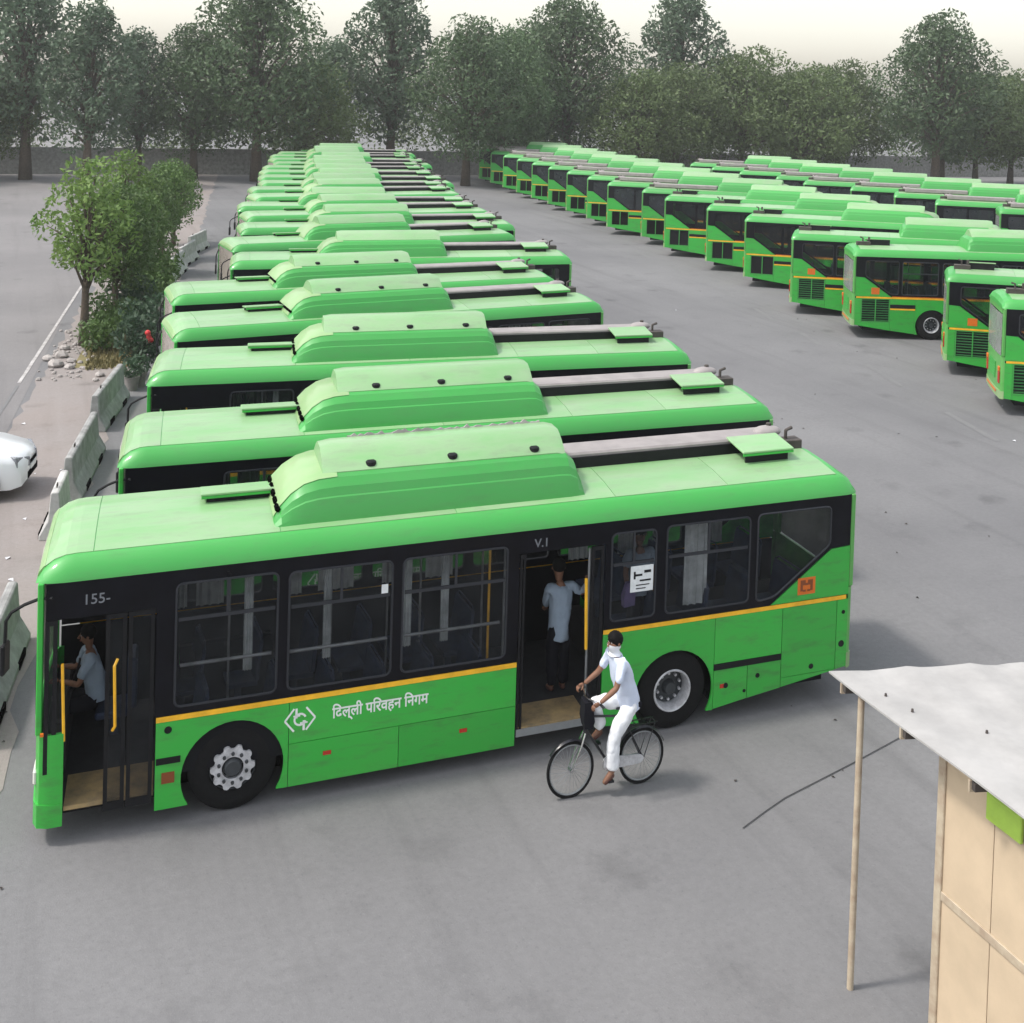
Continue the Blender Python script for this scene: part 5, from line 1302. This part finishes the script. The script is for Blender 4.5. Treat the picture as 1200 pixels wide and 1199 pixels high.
# far trees closing the yard
tm, cm = tree_mesh(14, 4.6, 10.0, 46, 300, .19, .04, .9, .24); fa = (tm, cm.mesh('crown', 'leaf_far'))
tm, cm = tree_mesh(11, 5.6, 7.4, 44, 300, .19, -.10, .7, .26); fb = (tm, cm.mesh('crown', 'leaf_far2'))
tm, cm = tree_mesh(15, 3.6, 10.5, 34, 260, .22, .08, 1.1, .28); fc = (tm, cm.mesh('crown', 'leaf_far3'))
GT = 'trees closing the far end of the yard'
k = 0
x = -62.0
while x < 132:
    y = 104 + 5 * math.sin(k * 1.7) + random.uniform(-4, 4) + (0 if x < 70 else -(x - 70) * .25)
    s = random.uniform(.8, 1.4)
    kd = random.choice((fa, fb, fc))
    tree({fa[1]: 'tall round green tree closing the far end of the yard', fb[1]: 'broad low yellowish green tree closing the far end of the yard', fc[1]: 'narrow pale green tree closing the far end of the yard'}[kd[1]], kd, '', (x, y, 0), s, random.uniform(0, 6), GT)
    x += random.uniform(4.0, 5.6); k += 1
b = MB(); b.box(-90, 170, 111.0, 111.3, 0, 2.6)
bw = tag(b.build('boundary_wall', 'concrete'), 'long grey boundary wall behind the trees at the far end', 'wall')
cm_ = MB().box(-.25, .25, 110.9, 111.4, 2.6, 2.72).mesh('coping_pillar', 'concrete')
for k in range(40): link_mesh('coping_pillar', cm_, bw, (-88 + 6.5 * k, 0, 0))
b = MB(); random.seed(11)
for k in range(150):
    leaves(b, (random.uniform(-80, 145), 118 + random.uniform(-3, 5), random.uniform(1.5, 9)), 4.0, 420, .26, .8)
tag(b.build('treeline', 'leaf_far2'), 'dense undergrowth behind the far trees', kind='stuff')

# ------------------------------------------------------------------ tin roofed kiosk, bottom right
KX, KY, KR = 7.97, -4.80, R(-13)
KI = thing('kiosk', 'kiosk with a grey tin roof on thin posts and a beige wall', 'kiosk', (KX, KY, 0), KR)
def kl(x, y): # kiosk local from world
    d = Matrix.Rotation(-KR, 2) @ Vector((x - KX, y - KY)); return d.x, d.y
b = MB(); nx, ny = 40, 30
LX, LY = 6.0, 3.4
g = []
for zoff in (0, -.02):
    for j in range(ny + 1):
        for i in range(nx + 1):
            x = LX * i / nx; y = -LY * j / ny
            sk = -.22 * y  # left edge is not square to the far edge
            x0 = x + sk * (1 - i / nx)
            jag = random.uniform(-.02, .02) if j == 0 else 0
            g.append(b.p(x0 * 1.0, y + jag, 3.2 + zoff + .012 * math.sin(x * 9.0) + .01 * math.sin(y * 2.1 + x)))
N = (nx + 1) * (ny + 1)
for j in range(ny):
    for i in range(nx):
        a = j * (nx + 1) + i
        b.face(g[a], g[a + 1], g[a + nx + 2], g[a + nx + 1]); b.face(g[N + a], g[N + a + nx + 1], g[N + a + nx + 2], g[N + a + 1])
for i in range(nx): b.face(g[i], g[N + i], g[N + i + 1], g[i + 1])
for j in range(ny):
    a = j * (nx + 1); b.face(g[a], g[a + nx + 1], g[N + a + nx + 1], g[N + a])
roofk = b.build('tin_roof', 'tin', KI, smooth=True, angle=40)
for k in range(10):
    x, y = random.uniform(.3, 3.2), random.uniform(-2.6, -.1)
    b = MB(); b.lathe_z((x, y, 3.215), [(0, .012), (.012, .012), (.016, -.03)], 8); b.build('roof_bolt', 'rust', roofk)
for k in range(3):
    y = -.25 - k * .95; x = -.22 * y
    b = MB(); b.box(x + .01, x + 5.5, y - .03, y + .03, 3.09, 3.165); b.build('purlin', 'rust', KI)
    b = MB(); b.box(x - .01, x + .05, y + .03, y + .06, 3.06, 3.17); b.build('purlin_end', 'pole', KI)
def kpost(x, y, r=.035, ztop=3.14):
    lx, ly = kl(x, y); b = MB(); b.tube([(lx, ly, 0), (lx, ly, ztop)], r, 10); return b.build('post', 'pole', KI, smooth=True)
kpost(8.03, -5.28)
wx, wy = kl(8.36, -6.2); wx2, wy2 = kl(8.36, -9.0)
d = Vector((wx2 - wx, wy2 - wy)).normalized()
for k in range(4):
    h = .70; c_ = (wx + d.x * h * (k + .5) , wy + d.y * h * (k + .5))
    b = MB(); b.obox((c_[0], c_[1], 1.56), (d.x, d.y, 0), (-d.y, d.x, 0), (0, 0, 1), h / 2 - .004, .03, 1.5); b.build('wall_panel', 'beige', KI, bevel=.004)
for z in (.12, 1.55, 2.96):
    b = MB(); b.obox(((wx + wx2) / 2, (wy + wy2) / 2, z), (d.x, d.y, 0), (-d.y, d.x, 0), (0, 0, 1), 1.38, .045, .045); b.build('wall_rail', 'pole', KI, bevel=.006)
b = MB(); b.obox((wx, wy + .0, 1.54), (d.x, d.y, 0), (-d.y, d.x, 0), (0, 0, 1), .05, .055, 1.54); b.build('corner_post', 'pole', KI, bevel=.008)
wl = kl(8.30, -7.05)
b = MB(); b.obox((wl[0], wl[1], 2.80), (d.x, d.y, 0), (-d.y, d.x, 0), (0, 0, 1), .22, .02, .13); b.build('board', 'lime', KI, bevel=.008)

# ------------------------------------------------------------------ small things on the ground
b = MB(); b.tube([(8.5, -2.45, .015), (9.0, -2.22, .015), (9.4, -2.05, .015), (10.9, -1.60, .015), (12.3, -1.15, .015), (14.5, -.9, .015)], .007, 6)
tag(b.build('cable', 'cable', None, smooth=True), 'black cable lying across the asphalt beside the kiosk', 'cable')
b = MB(); random.seed(5)
for k in range(110):
    if k < 40: x, y = random.uniform(-3.5, -.3), random.uniform(-6, 4)
    elif k < 60: x, y = random.uniform(9, 16), random.uniform(-2, 3)
    else: x, y = random.uniform(12, 32), random.uniform(3, 40)
    s = random.uniform(.015, .05); a = random.uniform(0, 6.28); c_, s_ = math.cos(a) * s, math.sin(a) * s
    z = random.uniform(.012, .03)
    b.quad((x - c_, y - s_, .006), (x + s_ * .7, y - c_ * .7, z), (x + c_, y + s_, .012), (x - s_ * .6, y + c_ * .6, z + .01))
tag(b.build('litter', 'litter_dark'), 'dry leaves and scraps scattered over the yard', kind='stuff')
b = MB()
for k in range(40):
    x, y = random.choice(((random.uniform(-2.6, -.4), random.uniform(-4, 2)), (random.uniform(13, 30), random.uniform(5, 35)), (random.uniform(-1, 1), random.uniform(5, 20))))
    s = random.uniform(.03, .09); a = random.uniform(0, 6.28); c_, s_ = math.cos(a) * s, math.sin(a) * s
    b.quad((x - c_, y - s_, .012), (x + s_ * .7, y - c_ * .7, .03), (x + c_, y + s_, .016), (x - s_ * .6, y + c_ * .6, .04))
tag(b.build('litter', 'litter'), 'white paper scraps on the ground', kind='stuff')

# ------------------------------------------------------------------ the dusty air
hz = bpy.data.materials.new('dusty air'); hz.use_nodes = True
n = hz.node_tree
for q in list(n.nodes):
    if q.type == 'BSDF_PRINCIPLED': n.nodes.remove(q)
pv = n.nodes.new('ShaderNodeVolumePrincipled')
pv.inputs['Color'].default_value = (0.93, 0.93, 0.92, 1)
pv.inputs['Density'].default_value = 0.0005
pv.inputs['Anisotropy'].default_value = 0.25
n.links.new(pv.outputs[0], n.nodes['Material Output'].inputs['Volume'])
MT['haze'] = hz
tag(MB().box(-120, 190, -40, 150, -1.0, 24).build('haze', 'haze'), 'thin dusty air over the whole yard', kind='stuff')
